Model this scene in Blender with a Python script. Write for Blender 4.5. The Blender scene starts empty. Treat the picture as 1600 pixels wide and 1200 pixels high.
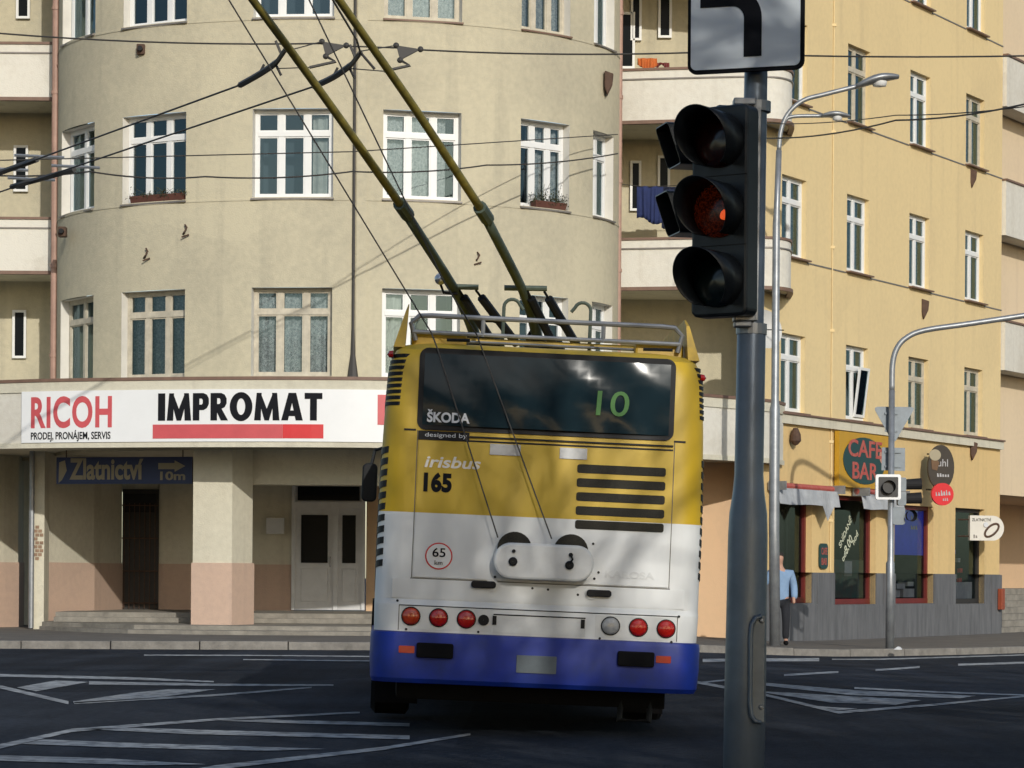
import bpy, bmesh, math, random
from mathutils import Vector, Matrix
R = math.radians
sc = bpy.context.scene
C = sc.collection
random.seed(7)

# ------------------------------------------------------------------ camera, sky, sun
FPX, HZ, EYE, ROLL = 4200.0, 900.0, 1.25, R(0.4)
cd = bpy.data.cameras.new('camera'); cam = bpy.data.objects.new('camera', cd); C.objects.link(cam)
cd.lens = 36.0 * FPX / 1600.0; cd.sensor_width = 36.0
cd.shift_y = (HZ - 600.0) / 1600.0
cd.clip_start = 0.1; cd.clip_end = 2000
cam.matrix_world = Matrix.Translation((0, 0, EYE)) @ Matrix.Rotation(R(90), 4, 'X') @ Matrix.Rotation(ROLL, 4, 'Z')
sc.camera = cam

SUN_AZ, SUN_EL = R(15), R(21)            # from behind the camera, to the right
w = bpy.data.worlds.new('World'); sc.world = w; w.use_nodes = True
nt = w.node_tree; nt.nodes.clear()
sky = nt.nodes.new('ShaderNodeTexSky'); sky.sky_type = 'NISHITA'; sky.sun_disc = False
sky.sun_elevation = SUN_EL; sky.sun_rotation = math.pi - SUN_AZ
bg = nt.nodes.new('ShaderNodeBackground'); bg.inputs['Strength'].default_value = 0.145
wo = nt.nodes.new('ShaderNodeOutputWorld')
nt.links.new(sky.outputs[0], bg.inputs[0]); nt.links.new(bg.outputs[0], wo.inputs[0])
sl = bpy.data.lights.new('sun', 'SUN'); sl.energy = 3.0; sl.angle = R(0.6); sl.color = (1.0, 0.95, 0.865)
sun = bpy.data.objects.new('sun', sl); C.objects.link(sun)
sdir = Vector((math.sin(SUN_AZ) * math.cos(SUN_EL), -math.cos(SUN_AZ) * math.cos(SUN_EL), math.sin(SUN_EL)))
sun.rotation_euler = sdir.to_track_quat('Z', 'Y').to_euler(); sun.location = sdir * 60
sc.view_settings.view_transform = 'Standard'; sc.view_settings.look = 'None'
sc.view_settings.gamma = 1.0; sc.view_settings.use_curve_mapping = False
sc.view_settings.exposure = -0.12
sc.cycles.max_bounces = 6; sc.cycles.diffuse_bounces = 3; sc.cycles.glossy_bounces = 3; sc.cycles.use_denoising = True

# ------------------------------------------------------------------ measuring helpers
CR, SR = math.cos(ROLL), math.sin(ROLL)
def P(px, py, D):
    u = (px - 800.0) / FPX; v = (HZ - py) / FPX
    return Vector(((u * CR - v * SR) * D, D, EYE + (u * SR + v * CR) * D))
def sstep(t):
    t = max(0.0, min(1.0, t)); return t * t * (3 - 2 * t)
def gz(x, y):                               # the street falls away to the right at the far side
    return -0.22 * sstep((x - 0.5) / 6.5) * sstep((y - 26.0) / 24.0)
def G(px, py, dz=0.0):
    z = 0.0
    for _ in range(12):
        v = (HZ - py) / FPX; u = (px - 800.0) / FPX
        k = u * SR + v * CR
        D = (z + dz - EYE) / k
        x = (u * CR - v * SR) * D
        z = gz(x, D)
    return Vector((x, D, z + dz))

# ------------------------------------------------------------------ materials
MATS = {}
def mat(name, col, rough=0.7, var=0.0, scale=3.0, bump=0.0, bscale=60.0, metal=0.0, col2=None, emit=0.0, spec=0.5, coat=0.0, streak=None):
    if name in MATS: return MATS[name]
    m = bpy.data.materials.new(name); m.use_nodes = True
    n = m.node_tree; b = n.nodes['Principled BSDF']
    b.inputs['Base Color'].default_value = (*col, 1); b.inputs['Roughness'].default_value = rough
    b.inputs['Metallic'].default_value = metal; b.inputs['Specular IOR Level'].default_value = spec
    if coat: b.inputs['Coat Weight'].default_value = coat; b.inputs['Coat Roughness'].default_value = 0.15
    if emit:
        b.inputs['Emission Color'].default_value = (*col, 1); b.inputs['Emission Strength'].default_value = emit
    if var or bump:
        tc = n.nodes.new('ShaderNodeTexCoord')
    if var:
        src = tc.outputs['Object']
        if streak:
            mp = n.nodes.new('ShaderNodeMapping'); mp.inputs['Scale'].default_value = streak
            n.links.new(src, mp.inputs[0]); src = mp.outputs[0]
        no = n.nodes.new('ShaderNodeTexNoise'); no.inputs['Scale'].default_value = scale; no.inputs['Detail'].default_value = 9
        no.inputs['Roughness'].default_value = 0.65
        rp = n.nodes.new('ShaderNodeValToRGB'); rp.color_ramp.elements[0].position = 0.3; rp.color_ramp.elements[1].position = 0.72
        c2 = col2 or tuple(c * (1 - var) for c in col)
        rp.color_ramp.elements[0].color = (*c2, 1); rp.color_ramp.elements[1].color = (*col, 1)
        n.links.new(src, no.inputs['Vector']); n.links.new(no.outputs['Fac'], rp.inputs[0])
        n.links.new(rp.outputs[0], b.inputs['Base Color'])
    if bump:
        n2 = n.nodes.new('ShaderNodeTexNoise'); n2.inputs['Scale'].default_value = bscale; n2.inputs['Detail'].default_value = 4
        bp = n.nodes.new('ShaderNodeBump'); bp.inputs['Strength'].default_value = bump; bp.inputs['Distance'].default_value = 0.03
        n.links.new(tc.outputs['Object'], n2.inputs['Vector']); n.links.new(n2.outputs['Fac'], bp.inputs['Height'])
        n.links.new(bp.outputs[0], b.inputs['Normal'])
    MATS[name] = m
    return m

def wall_mat(name, col, dirt, stain_low=0.35, stain_hi=0.75, cell=0.35, bump=0.35):
    """rendered wall: broad weathering blotches, vertical rain streaks, grain and fine relief"""
    if name in MATS: return MATS[name]
    m = bpy.data.materials.new(name); m.use_nodes = True
    n = m.node_tree; L = n.links; b = n.nodes['Principled BSDF']; b.inputs['Roughness'].default_value = 0.92
    b.inputs['Specular IOR Level'].default_value = 0.2
    tc = n.nodes.new('ShaderNodeTexCoord')
    def noise(scale, detail, mapscale=None):
        no = n.nodes.new('ShaderNodeTexNoise'); no.inputs['Scale'].default_value = scale; no.inputs['Detail'].default_value = detail
        if mapscale:
            mp = n.nodes.new('ShaderNodeMapping'); mp.inputs['Scale'].default_value = mapscale
            L.new(tc.outputs['Object'], mp.inputs[0]); L.new(mp.outputs[0], no.inputs['Vector'])
        else: L.new(tc.outputs['Object'], no.inputs['Vector'])
        return no.outputs['Fac']
    def ramp(src, a, bb, lo, hi):
        mr = n.nodes.new('ShaderNodeMapRange'); mr.inputs[1].default_value = a; mr.inputs[2].default_value = bb
        mr.inputs[3].default_value = lo; mr.inputs[4].default_value = hi
        L.new(src, mr.inputs[0]); return mr.outputs[0]
    big = ramp(noise(cell, 7), stain_low, stain_hi, 0.0, 0.55)
    strk = ramp(noise(1.0, 7, (2.6, 2.6, 0.10)), 0.52, 0.78, 0.0, 0.48)
    vo = n.nodes.new('ShaderNodeTexVoronoi'); vo.inputs['Scale'].default_value = 0.55; vo.inputs['Randomness'].default_value = 1.0
    wp = n.nodes.new('ShaderNodeTexNoise'); wp.inputs['Scale'].default_value = 1.3; wp.inputs['Detail'].default_value = 6; L.new(tc.outputs['Object'], wp.inputs['Vector'])
    wa = n.nodes.new('ShaderNodeMix'); wa.data_type = 'RGBA'; wa.inputs[0].default_value = 0.35; L.new(tc.outputs['Object'], wa.inputs[6]); L.new(wp.outputs['Color'], wa.inputs[7]); L.new(wa.outputs[2], vo.inputs['Vector'])
    sep = n.nodes.new('ShaderNodeSeparateColor'); L.new(vo.outputs['Color'], sep.inputs[0]); patch = ramp(sep.outputs[0], 0.0, 1.0, -0.07, 0.11)
    fine = ramp(noise(9.0, 8), 0.3, 0.7, -0.10, 0.16)
    a1 = n.nodes.new('ShaderNodeMath'); a1.operation = 'MAXIMUM'; L.new(big, a1.inputs[0]); L.new(strk, a1.inputs[1])
    a2 = n.nodes.new('ShaderNodeMath'); a2.operation = 'ADD'; a2.use_clamp = True; L.new(a1.outputs[0], a2.inputs[0]); ap_ = n.nodes.new('ShaderNodeMath'); ap_.operation = 'ADD'; L.new(fine, ap_.inputs[0]); L.new(patch, ap_.inputs[1]); L.new(ap_.outputs[0], a2.inputs[1])
    mx = n.nodes.new('ShaderNodeMix'); mx.data_type = 'RGBA'
    mx.inputs[6].default_value = (*col, 1); mx.inputs[7].default_value = (*dirt, 1)
    L.new(a2.outputs[0], mx.inputs[0]); L.new(mx.outputs[2], b.inputs['Base Color'])
    bp = n.nodes.new('ShaderNodeBump'); bp.inputs['Strength'].default_value = bump; bp.inputs['Distance'].default_value = 0.02
    L.new(noise(38.0, 6), bp.inputs['Height']); L.new(bp.outputs[0], b.inputs['Normal'])
    MATS[name] = m
    return m

def glass_mat(name, tint, refl=1.5, rough=0.03):
    m = bpy.data.materials.new(name); m.use_nodes = True
    n = m.node_tree; n.nodes.clear(); L = n.links
    tr = n.nodes.new('ShaderNodeBsdfTransparent'); tr.inputs[0].default_value = (*tint, 1)
    gl = n.nodes.new('ShaderNodeBsdfGlossy'); gl.inputs['Roughness'].default_value = rough
    gl.inputs[0].default_value = (0.62, 0.86, 0.95, 1)
    fr = n.nodes.new('ShaderNodeFresnel'); fr.inputs[0].default_value = refl
    tc = n.nodes.new('ShaderNodeTexCoord'); no = n.nodes.new('ShaderNodeTexNoise'); no.inputs['Scale'].default_value = 1.6
    bp = n.nodes.new('ShaderNodeBump'); bp.inputs['Strength'].default_value = 0.12; bp.inputs['Distance'].default_value = 0.02
    L.new(tc.outputs['Object'], no.inputs['Vector']); L.new(no.outputs['Fac'], bp.inputs['Height'])
    L.new(bp.outputs[0], gl.inputs['Normal'])
    mx = n.nodes.new('ShaderNodeMixShader'); o = n.nodes.new('ShaderNodeOutputMaterial')
    L.new(fr.outputs[0], mx.inputs[0]); L.new(tr.outputs[0], mx.inputs[1]); L.new(gl.outputs[0], mx.inputs[2]); L.new(mx.outputs[0], o.inputs[0])
    MATS[name] = m
    return m

def road_mat(name, paint):
    m = bpy.data.materials.new(name); m.use_nodes = True; n = m.node_tree; L = n.links; b = n.nodes['Principled BSDF']
    b.inputs['Roughness'].default_value = 0.95; b.inputs['Specular IOR Level'].default_value = 0.06
    tc = n.nodes.new('ShaderNodeTexCoord')
    def noise(scale, det, ms=(1, 1, 1)):
        mp = n.nodes.new('ShaderNodeMapping'); mp.inputs['Scale'].default_value = ms; L.new(tc.outputs['Object'], mp.inputs[0])
        no = n.nodes.new('ShaderNodeTexNoise'); no.inputs['Scale'].default_value = scale; no.inputs['Detail'].default_value = det; L.new(mp.outputs[0], no.inputs['Vector']); return no.outputs['Fac']
    def rng(src, a, bb, lo, hi):
        mr = n.nodes.new('ShaderNodeMapRange'); mr.inputs[1].default_value = a; mr.inputs[2].default_value = bb; mr.inputs[3].default_value = lo; mr.inputs[4].default_value = hi; L.new(src, mr.inputs[0]); return mr.outputs[0]
    def mul(a, c):
        q = n.nodes.new('ShaderNodeMath'); q.operation = 'MULTIPLY'; L.new(a, q.inputs[0]); L.new(c, q.inputs[1]); return q.outputs[0]
    vo = n.nodes.new('ShaderNodeTexVoronoi'); vo.inputs['Scale'].default_value = 0.16; mp = n.nodes.new('ShaderNodeMapping'); mp.inputs['Scale'].default_value = (1.0, 0.55, 1); L.new(tc.outputs['Object'], mp.inputs[0]); L.new(mp.outputs[0], vo.inputs['Vector'])
    sep = n.nodes.new('ShaderNodeSeparateColor'); L.new(vo.outputs['Color'], sep.inputs[0])
    f_ = mul(mul(rng(sep.outputs[0], 0, 1, .72, 1.18), rng(noise(0.5, 6), .35, .7, .7, 1.15)), mul(rng(noise(0.9, 4, (2.2, .12, 1)), .35, .7, .75, 1.15), rng(noise(14, 8), .3, .7, .75, 1.25)))
    ba = n.nodes.new('ShaderNodeMix'); ba.data_type = 'RGBA'; ba.blend_type = 'MULTIPLY'; ba.inputs[0].default_value = 1; ba.inputs[6].default_value = (.041, .048, .061, 1)
    cc = n.nodes.new('ShaderNodeCombineColor'); [L.new(f_, cc.inputs[k]) for k in range(3)]; L.new(cc.outputs[0], ba.inputs[7]); out = ba.outputs[2]
    if paint:
        wear = rng(mul(rng(noise(7, 9), .36, .56, 0.0, 1.0), rng(noise(.8, 5), .30, .55, .45, 1.0)), 0, 1, .30, .92)
        mx = n.nodes.new('ShaderNodeMix'); mx.data_type = 'RGBA'; L.new(wear, mx.inputs[0]); L.new(out, mx.inputs[6]); mx.inputs[7].default_value = (.50, .52, .53, 1); out = mx.outputs[2]
    L.new(out, b.inputs['Base Color'])
    bp = n.nodes.new('ShaderNodeBump'); bp.inputs['Strength'].default_value = .5; bp.inputs['Distance'].default_value = .02; L.new(noise(45, 4), bp.inputs['Height']); L.new(bp.outputs[0], b.inputs['Normal'])
    return m
M_asphalt = road_mat('asphalt', False); M_paint_road = road_mat('road_paint', True)
M_pave = mat('pavement_asphalt', (0.16, 0.145, 0.125), 0.9, 0.4, 1.6, 0.4, 40)
M_kerb = mat('kerb_stone', (0.26, 0.245, 0.22), 0.85, 0.45, 5.0, 0.4, 40)
M_step = mat('step_stone', (0.30, 0.28, 0.24), 0.85, 0.5, 3.0, 0.4, 30)
M_beige = wall_mat('beige_render', (0.525, 0.48, 0.35), (0.29, 0.27, 0.215), 0.40, 0.80, 0.45)
M_cream = wall_mat('cream_render', (0.60, 0.57, 0.46), (0.36, 0.33, 0.26), 0.5, 0.85)
M_pink = wall_mat('pink_dado', (0.53, 0.385, 0.30), (0.36, 0.28, 0.23), 0.5, 0.9)
M_white = wall_mat('white_render', (0.66, 0.64, 0.57), (0.42, 0.38, 0.31), 0.5, 0.85, 0.6)
M_yellow = wall_mat('yellow_render', (0.70, 0.555, 0.305), (0.52, 0.41, 0.24), 0.5, 0.95, 0.3, 0.2)
M_ochre = wall_mat('ochre_shop_render', (0.66, 0.48, 0.23), (0.48, 0.36, 0.18), 0.5, 0.95, 0.3, 0.2)
M_peach = wall_mat('peach_render', (0.62, 0.43, 0.27), (0.50, 0.36, 0.24), 0.5, 0.95, 0.3, 0.2)
M_granite = mat('granite_plinth', (0.15, 0.155, 0.165), 0.75, 0.45, 2.2, 0.2, 50, streak=(3, 3, 0.5))
M_plastic = mat('white_window_frame', (0.74, 0.75, 0.74), 0.45, 0.08, 3)
M_oldwood = mat('old_cream_window_frame', (0.58, 0.53, 0.42), 0.7, 0.35, 6)
M_reveal = mat('white_reveal', (0.66, 0.64, 0.58), 0.85, 0.15, 3)
M_sill = mat('brown_sill_tin', (0.20, 0.12, 0.085), 0.6, 0.3, 5)
M_tin = mat('grey_tin', (0.24, 0.22, 0.20), 0.5, 0.3, 5, metal=0.3)
M_pipe = mat('copper_pink_pipe', (0.42, 0.26, 0.20), 0.55, 0.3, 4)
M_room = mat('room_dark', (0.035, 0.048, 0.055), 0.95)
M_lace = mat('lace_curtain', (0.50, 0.50, 0.48), 0.95, 0.75, 26, 0.4, 30, col2=(0.10, 0.11, 0.12))
M_curt = mat('plain_curtain', (0.42, 0.42, 0.38), 0.95, 0.35, 6)
M_pane = glass_mat('window_glass', (0.84, 0.90, 0.92), 1.85)
M_shopglass = glass_mat('shop_glass', (0.88, 0.9, 0.92), 1.45)
M_black = mat('black_paint', (0.010, 0.011, 0.013), 0.5, 0.3, 5, spec=.2)
M_rubber = mat('black_rubber', (0.009, 0.009, 0.010), 0.9, 0.3, 8, spec=.1)
M_dark = mat('dark_door', (0.030, 0.027, 0.024), 0.6, 0.3, 6)
M_greydoor = mat('grey_white_door', (0.62, 0.63, 0.64), 0.5, 0.15, 4)
M_steel = mat('galvanised_steel', (0.34, 0.36, 0.38), 0.42, 0.35, 5, metal=0.55)
M_bluepole = mat('blue_grey_pole_paint', (0.16, 0.20, 0.25), 0.38, 0.35, 4, 0.06, 18, metal=0.35)
M_wire = mat('dark_wire', (0.045, 0.042, 0.038), 0.6)
M_red = mat('red_paint', (0.55, 0.035, 0.03), 0.45, 0.15, 4)
M_darkred = mat('dark_red_frame', (0.15, 0.018, 0.016), 0.5, 0.25, 5)
M_signwhite = mat('sign_white', (0.78, 0.79, 0.79), 0.35, 0.06, 2)
M_signred = mat('sign_red', (0.62, 0.03, 0.035), 0.4, 0.1, 3)
M_signpink = mat('faded_sign_red', (0.58, 0.09, 0.10), 0.45, 0.15, 3)
M_signblack = mat('sign_black', (0.010, 0.011, 0.014), 0.85, spec=.15)
M_signblue = mat('sign_blue', (0.012, 0.03, 0.13), 0.4, 0.2, 3)
M_goldletter = mat('gold_letter', (0.33, 0.29, 0.20), 0.5)
M_rust = mat('rusty_iron', (0.10, 0.055, 0.035), 0.8, 0.5, 9)
M_leaf = mat('winter_leaf', (0.055, 0.062, 0.028), 0.8, 0.5, 9)
M_terracotta = mat('terracotta_box', (0.12, 0.045, 0.03), 0.8, 0.3, 6)

# ------------------------------------------------------------------ mesh helpers
class MB:
    def __init__(s): s.v = []; s.f = []
    def add(s, vs, fs):
        o = len(s.v); s.v += [tuple(v) for v in vs]; s.f += [tuple(i + o for i in f) for f in fs]; return s
    def quad(s, a, b, c, d): return s.add([a, b, c, d], [(0, 1, 2, 3)])
    def box(s, x0, x1, y0, y1, z0, z1, M=None):
        vs = [Vector((x, y, z)) for z in (z0, z1) for y in (y0, y1) for x in (x0, x1)]
        if M is not None: vs = [M @ v for v in vs]
        return s.add(vs, [(0, 2, 3, 1), (4, 5, 7, 6), (0, 1, 5, 4), (2, 6, 7, 3), (0, 4, 6, 2), (1, 3, 7, 5)])
    def prism(s, poly, fn0, fn1):
        """poly outline mapped through two functions to a front and a back cap"""
        n = len(poly)
        s.add([fn0(p) for p in poly] + [fn1(p) for p in poly],
              [tuple(range(n)), tuple(range(2 * n - 1, n - 1, -1))] + [((i + 1) % n, i, n + i, n + (i + 1) % n) for i in range(n)])
        return s
    def tube(s, pts, r, n=8, cap=True):
        pts = [Vector(p) for p in pts]; rs = r if isinstance(r, (list, tuple)) else [r] * len(pts)
        ring0 = len(s.v); up = None; vs = []
        for i, p in enumerate(pts):
            d = (pts[min(i + 1, len(pts) - 1)] - pts[max(i - 1, 0)]).normalized()
            if up is None:
                up = Vector((0, 0, 1)) if abs(d.z) < 0.9 else Vector((1, 0, 0))
            a = d.cross(up).normalized(); up = a.cross(d).normalized()
            for k in range(n):
                t = 2 * math.pi * k / n
                vs.append(p + (a * math.cos(t) + up * math.sin(t)) * rs[i])
        fs = []
        for i in range(len(pts) - 1):
            for k in range(n):
                fs.append((i * n + k, i * n + (k + 1) % n, (i + 1) * n + (k + 1) % n, (i + 1) * n + k))
        if cap:
            fs.append(tuple(range(n - 1, -1, -1))); fs.append(tuple((len(pts) - 1) * n + k for k in range(n)))
        return s.add(vs, fs)
    def lathe(s, prof, c, ax, n=20, a0=0.0, a1=2 * math.pi, ref=None):
        """prof: (radius, height along ax); c centre"""
        ax = Vector(ax).normalized(); c = Vector(c)
        if ref is None: ref = Vector((0, 0, 1)) if abs(ax.z) < 0.9 else Vector((1, 0, 0))
        u = ax.cross(ref).normalized(); v = u.cross(ax).normalized()
        full = abs(a1 - a0 - 2 * math.pi) < 1e-6; m = n if full else n + 1
        vs = []
        for (r, h) in prof:
            for k in range(m):
                t = a0 + (a1 - a0) * k / n
                vs.append(c + ax * h + (u * math.cos(t) + v * math.sin(t)) * r)
        fs = []
        for i in range(len(prof) - 1):
            for k in range(n):
                k2 = (k + 1) % m if full else k + 1
                fs.append((i * m + k, i * m + k2, (i + 1) * m + k2, (i + 1) * m + k))
        return s.add(vs, fs)
    def sphere(s, c, r, n=12):
        prof = [(max(1e-4, r * math.sin(math.pi * i / n)), -r * math.cos(math.pi * i / n)) for i in range(n + 1)]
        return s.lathe(prof, c, (0, 0, 1), n)
    def build(s, name, m, parent=None, smooth=False, M=None, bevel=0.0, clean=True):
        me = bpy.data.meshes.new(name); me.from_pydata(s.v, [], s.f)
        if clean:
            bm = bmesh.new(); bm.from_mesh(me); bmesh.ops.recalc_face_normals(bm, faces=bm.faces); bm.to_mesh(me); bm.free()
        me.materials.append(m)
        if smooth:
            for p in me.polygons: p.use_smooth = True
        o = bpy.data.objects.new(name, me); C.objects.link(o)
        if M is not None: o.matrix_world = M
        WM[o.name] = o.matrix_basis.copy()
        if parent is not None: attach(o, parent)
        if bevel:
            b = o.modifiers.new('bevel', 'BEVEL'); b.width = bevel; b.segments = 2; b.limit_method = 'ANGLE'
        return o
WM = {}
def wm(o):
    return WM[o.name] if o.name in WM else Matrix.Identity(4)
def attach(o, parent):
    """parent keeping the world placement; parents are empties or meshes whose matrix is known"""
    M = o.matrix_basis.copy(); WM[o.name] = M
    o.parent = parent; o.matrix_parent_inverse = wm(parent).inverted()
def thing(name, label, cat, loc=(0, 0, 0), M=None, group=None):
    o = bpy.data.objects.new(name, None); C.objects.link(o); o.empty_display_size = 0.2
    o.matrix_world = M if M is not None else Matrix.Translation(loc)
    o.matrix_basis = M if M is not None else Matrix.Translation(loc)
    WM[o.name] = o.matrix_basis.copy()
    return tag(o, label, cat, group)
def tag(o, label=None, cat=None, group=None, kind=None):
    if label: o['label'] = label
    if cat: o['category'] = cat
    if group: o['group'] = group
    if kind: o['kind'] = kind
    return o

def text_geo(s, wd, ht, bold=0.0, shear=0.0, depth=0.004, space=1.0):
    """builtin font outline fitted to wd x ht, lower-left at 0,0; z is the proud side"""
    cu = bpy.data.curves.new('txt', 'FONT'); cu.body = s; cu.offset = bold; cu.extrude = 0.5; cu.shear = shear; cu.resolution_u = 5
    cu.space_character = space
    ob = bpy.data.objects.new('txt', cu); C.objects.link(ob)
    dg = bpy.context.evaluated_depsgraph_get(); me = bpy.data.meshes.new_from_object(ob.evaluated_get(dg))
    vs = [v.co.copy() for v in me.vertices]; fs = [tuple(p.vertices) for p in me.polygons]
    bpy.data.objects.remove(ob); bpy.data.curves.remove(cu); bpy.data.meshes.remove(me)
    x0 = min(v.x for v in vs); x1 = max(v.x for v in vs); y0 = min(v.y for v in vs); y1 = max(v.y for v in vs)
    return [((v.x - x0) / (x1 - x0) * wd, (v.y - y0) / (y1 - y0) * ht, (v.z + 0.5) * depth) for v in vs], fs
def frame_M(o, u, n):
    """matrix: local x = u (to the right as seen from outside), local y = into the wall, z up"""
    u = Vector(u).normalized(); n = Vector(n).normalized()
    return Matrix(((u.x, -n.x, 0, o[0]), (u.y, -n.y, 0, o[1]), (0, 0, 1, o[2]), (0, 0, 0, 1)))
def put_text(mb, s, x, z, wd, ht, y=-0.005, **k):
    vs, fs = text_geo(s, wd, ht, **k)
    mb.add([(x + a, y - c, z + b) for a, b, c in vs], fs)
    return mb
def scribble(x, z, wd, ht, y, n, seed, slope=0.0):
    """lettering too small to read: a short row of uneven strokes"""
    rnd = random.Random(seed); m = MB(); st = wd / n
    for k in range(n):
        x0 = x + st * (k + .08); w_ = st * rnd.uniform(.5, .85); h_ = ht * rnd.choice((.7, .75, 1.0)); z0 = z + slope * st * k
        m.prism([(x0, z0), (x0 + w_, z0), (x0 + w_ * rnd.uniform(.3, 1), z0 + h_), (x0, z0 + h_)], lambda p: (p[0], y - .004, p[1]), lambda p: (p[0], y, p[1]))
    return m
def rrect(x0, x1, z0, z1, r, n=5):
    pts = []
    for cx, cz, a in ((x1 - r, z0 + r, -90), (x1 - r, z1 - r, 0), (x0 + r, z1 - r, 90), (x0 + r, z0 + r, 180)):
        for k in range(n + 1):
            t = R(a + 90 * k / n); pts.append((cx + r * math.cos(t), cz + r * math.sin(t)))
    return pts
def slab(mb, poly, y0, y1):
    return mb.prism(poly, lambda p: (p[0], y0, p[1]), lambda p: (p[0], y1, p[1]))
def ngon(cx, cz, rx, rz=None, n=28):
    rz = rz or rx
    return [(cx + rx * math.cos(2 * math.pi * k / n), cz + rz * math.sin(2 * math.pi * k / n)) for k in range(n)]
def curve_pts(pts, n):
    """Catmull-Rom through pts"""
    pts = [Vector(p) for p in pts]; q = [pts[0] * 2 - pts[1]] + pts + [pts[-1] * 2 - pts[-2]]; out = []
    for i in range(1, len(q) - 2):
        for k in range(n):
            t = k / n
            out.append(0.5 * ((2 * q[i]) + (q[i + 1] - q[i - 1]) * t + (2 * q[i - 1] - 5 * q[i] + 4 * q[i + 1] - q[i + 2]) * t * t + (3 * q[i] - q[i - 1] - 3 * q[i + 1] + q[i + 2]) * t ** 3))
    out.append(pts[-1]); return out

# ================================================================== SETTING: road, markings, pavement
def axis(a, b, step, far):
    n = int(round((b - a) / step)); return [a - f for f in far[::-1]] + [a + (b - a) * i / n for i in range(n + 1)] + [b + f for f in far]
gx = axis(-24, 26, 1.0, [20, 80, 300, 900]); gy = axis(-2, 80, 1.0, [20, 80, 300, 900])
mb = MB()
mb.v = [(x, y, gz(x, y)) for y in gy for x in gx]
nx = len(gx)
mb.f = [(j * nx + i, j * nx + i + 1, (j + 1) * nx + i + 1, (j + 1) * nx + i) for j in range(len(gy) - 1) for i in range(nx - 1)]
road = tag(mb.build('road', M_asphalt, smooth=True), kind='structure')

def marking(poly, n=1):
    """painted patch: outline in plan given by sight points on the road, 4 mm above it, cut into short strips"""
    pts = [G(*p, dz=0.006) for p in poly]
    m = MB()
    m.add(pts, [tuple(range(len(pts)))])
    me_o = m.build('road_marking', M_paint_road, road)
    bm = bmesh.new(); bm.from_mesh(me_o.data)
    bmesh.ops.triangulate(bm, faces=bm.faces)
    for _ in range(2): bmesh.ops.subdivide_edges(bm, edges=[e for e in bm.edges if e.calc_length() > 0.8], cuts=2, use_grid_fill=True)
    for v in bm.verts: v.co.z = gz(v.co.x, v.co.y) + 0.006
    bmesh.ops.recalc_face_normals(bm, faces=bm.faces); bm.to_mesh(me_o.data); bm.free()
    return me_o
def mline(pts, th):
    """line of given picture thickness, laid out on the road"""
    th = th if isinstance(th, (list, tuple)) else [th] * len(pts)
    up = [(x, y - t / 2) for (x, y), t in zip(pts, th)]; dn = [(x, y + t / 2) for (x, y), t in zip(pts, th)]
    return marking(up + dn[::-1])
mline([(-60, 1055), (0, 1055), (205, 1060), (334, 1065)], [4, 4, 4, 2])
marking([(26, 1074), (88, 1063), (139, 1065.5), (56, 1080)])
mline([(139, 1067), (350, 1070), (521, 1070.5)], [5, 3.5, 2])
mline([(-60, 1059), (0, 1073), (107, 1098)], 5)
marking([(114, 1096), (202, 1083), (262, 1077), (337, 1077), (240, 1091), (116, 1099)])
mline([(116, 1098.5), (337, 1086), (487, 1074)], [3, 3, 2])
mline([(-60, 1182), (0, 1166), (112, 1141)], [8, 7, 5]); mline([(112, 1141), (337, 1124), (562, 1113)], [5, 3.5, 2.5])
marking([(127, 1139), (200, 1137), (640, 1149), (640, 1155), (300, 1147)])
marking([(345, 1126), (420, 1124), (640, 1130), (640, 1135), (450, 1130)])
marking([(34, 1162), (67, 1155), (187, 1160), (510, 1170), (412, 1173), (161, 1167)])
marking([(-60, 1178), (0, 1180), (150, 1184), (322, 1194), (225, 1195.5), (0, 1188.5), (-60, 1187)])
mline([(300, 1206), (337, 1199), (600, 1169), (735, 1147)], [8, 7, 5, 3.5])
# hatched island on the right and the lane lines
mline([(1090, 1066), (1193, 1085), (1310, 1113)], 4); mline([(1310, 1113), (1460, 1101), (1660, 1083)], [4, 3, 2])
mline([(1335, 1075), (1460, 1081), (1600, 1086)], [3, 2.5, 2])
marking([(1150, 1066), (1200, 1067), (1345, 1079), (1525, 1087), (1500, 1091), (1330, 1086)])
marking([(1180, 1080), (1230, 1082), (1440, 1094), (1400, 1101), (1300, 1098)])
marking([(1275, 1103), (1300, 1105), (1340, 1107), (1310, 1110)])
mline([(1090, 1067), (1135, 1062.5), (1160, 1060)], 2.5)
mline([(1225, 1055), (1310, 1050)], 3); mline([(1368, 1047), (1437, 1042)], 3); mline([(1497, 1038.5), (1640, 1034)], 3)
mline([(1098, 1032), (1280, 1030.5)], 5); mline([(1300, 1030), (1640, 1022)], 1.6)
mline([(225, 1023.5), (400, 1024), (620, 1026)], 1.6); mline([(380, 1030.5), (620, 1033)], [1.4, 2.0])

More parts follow.
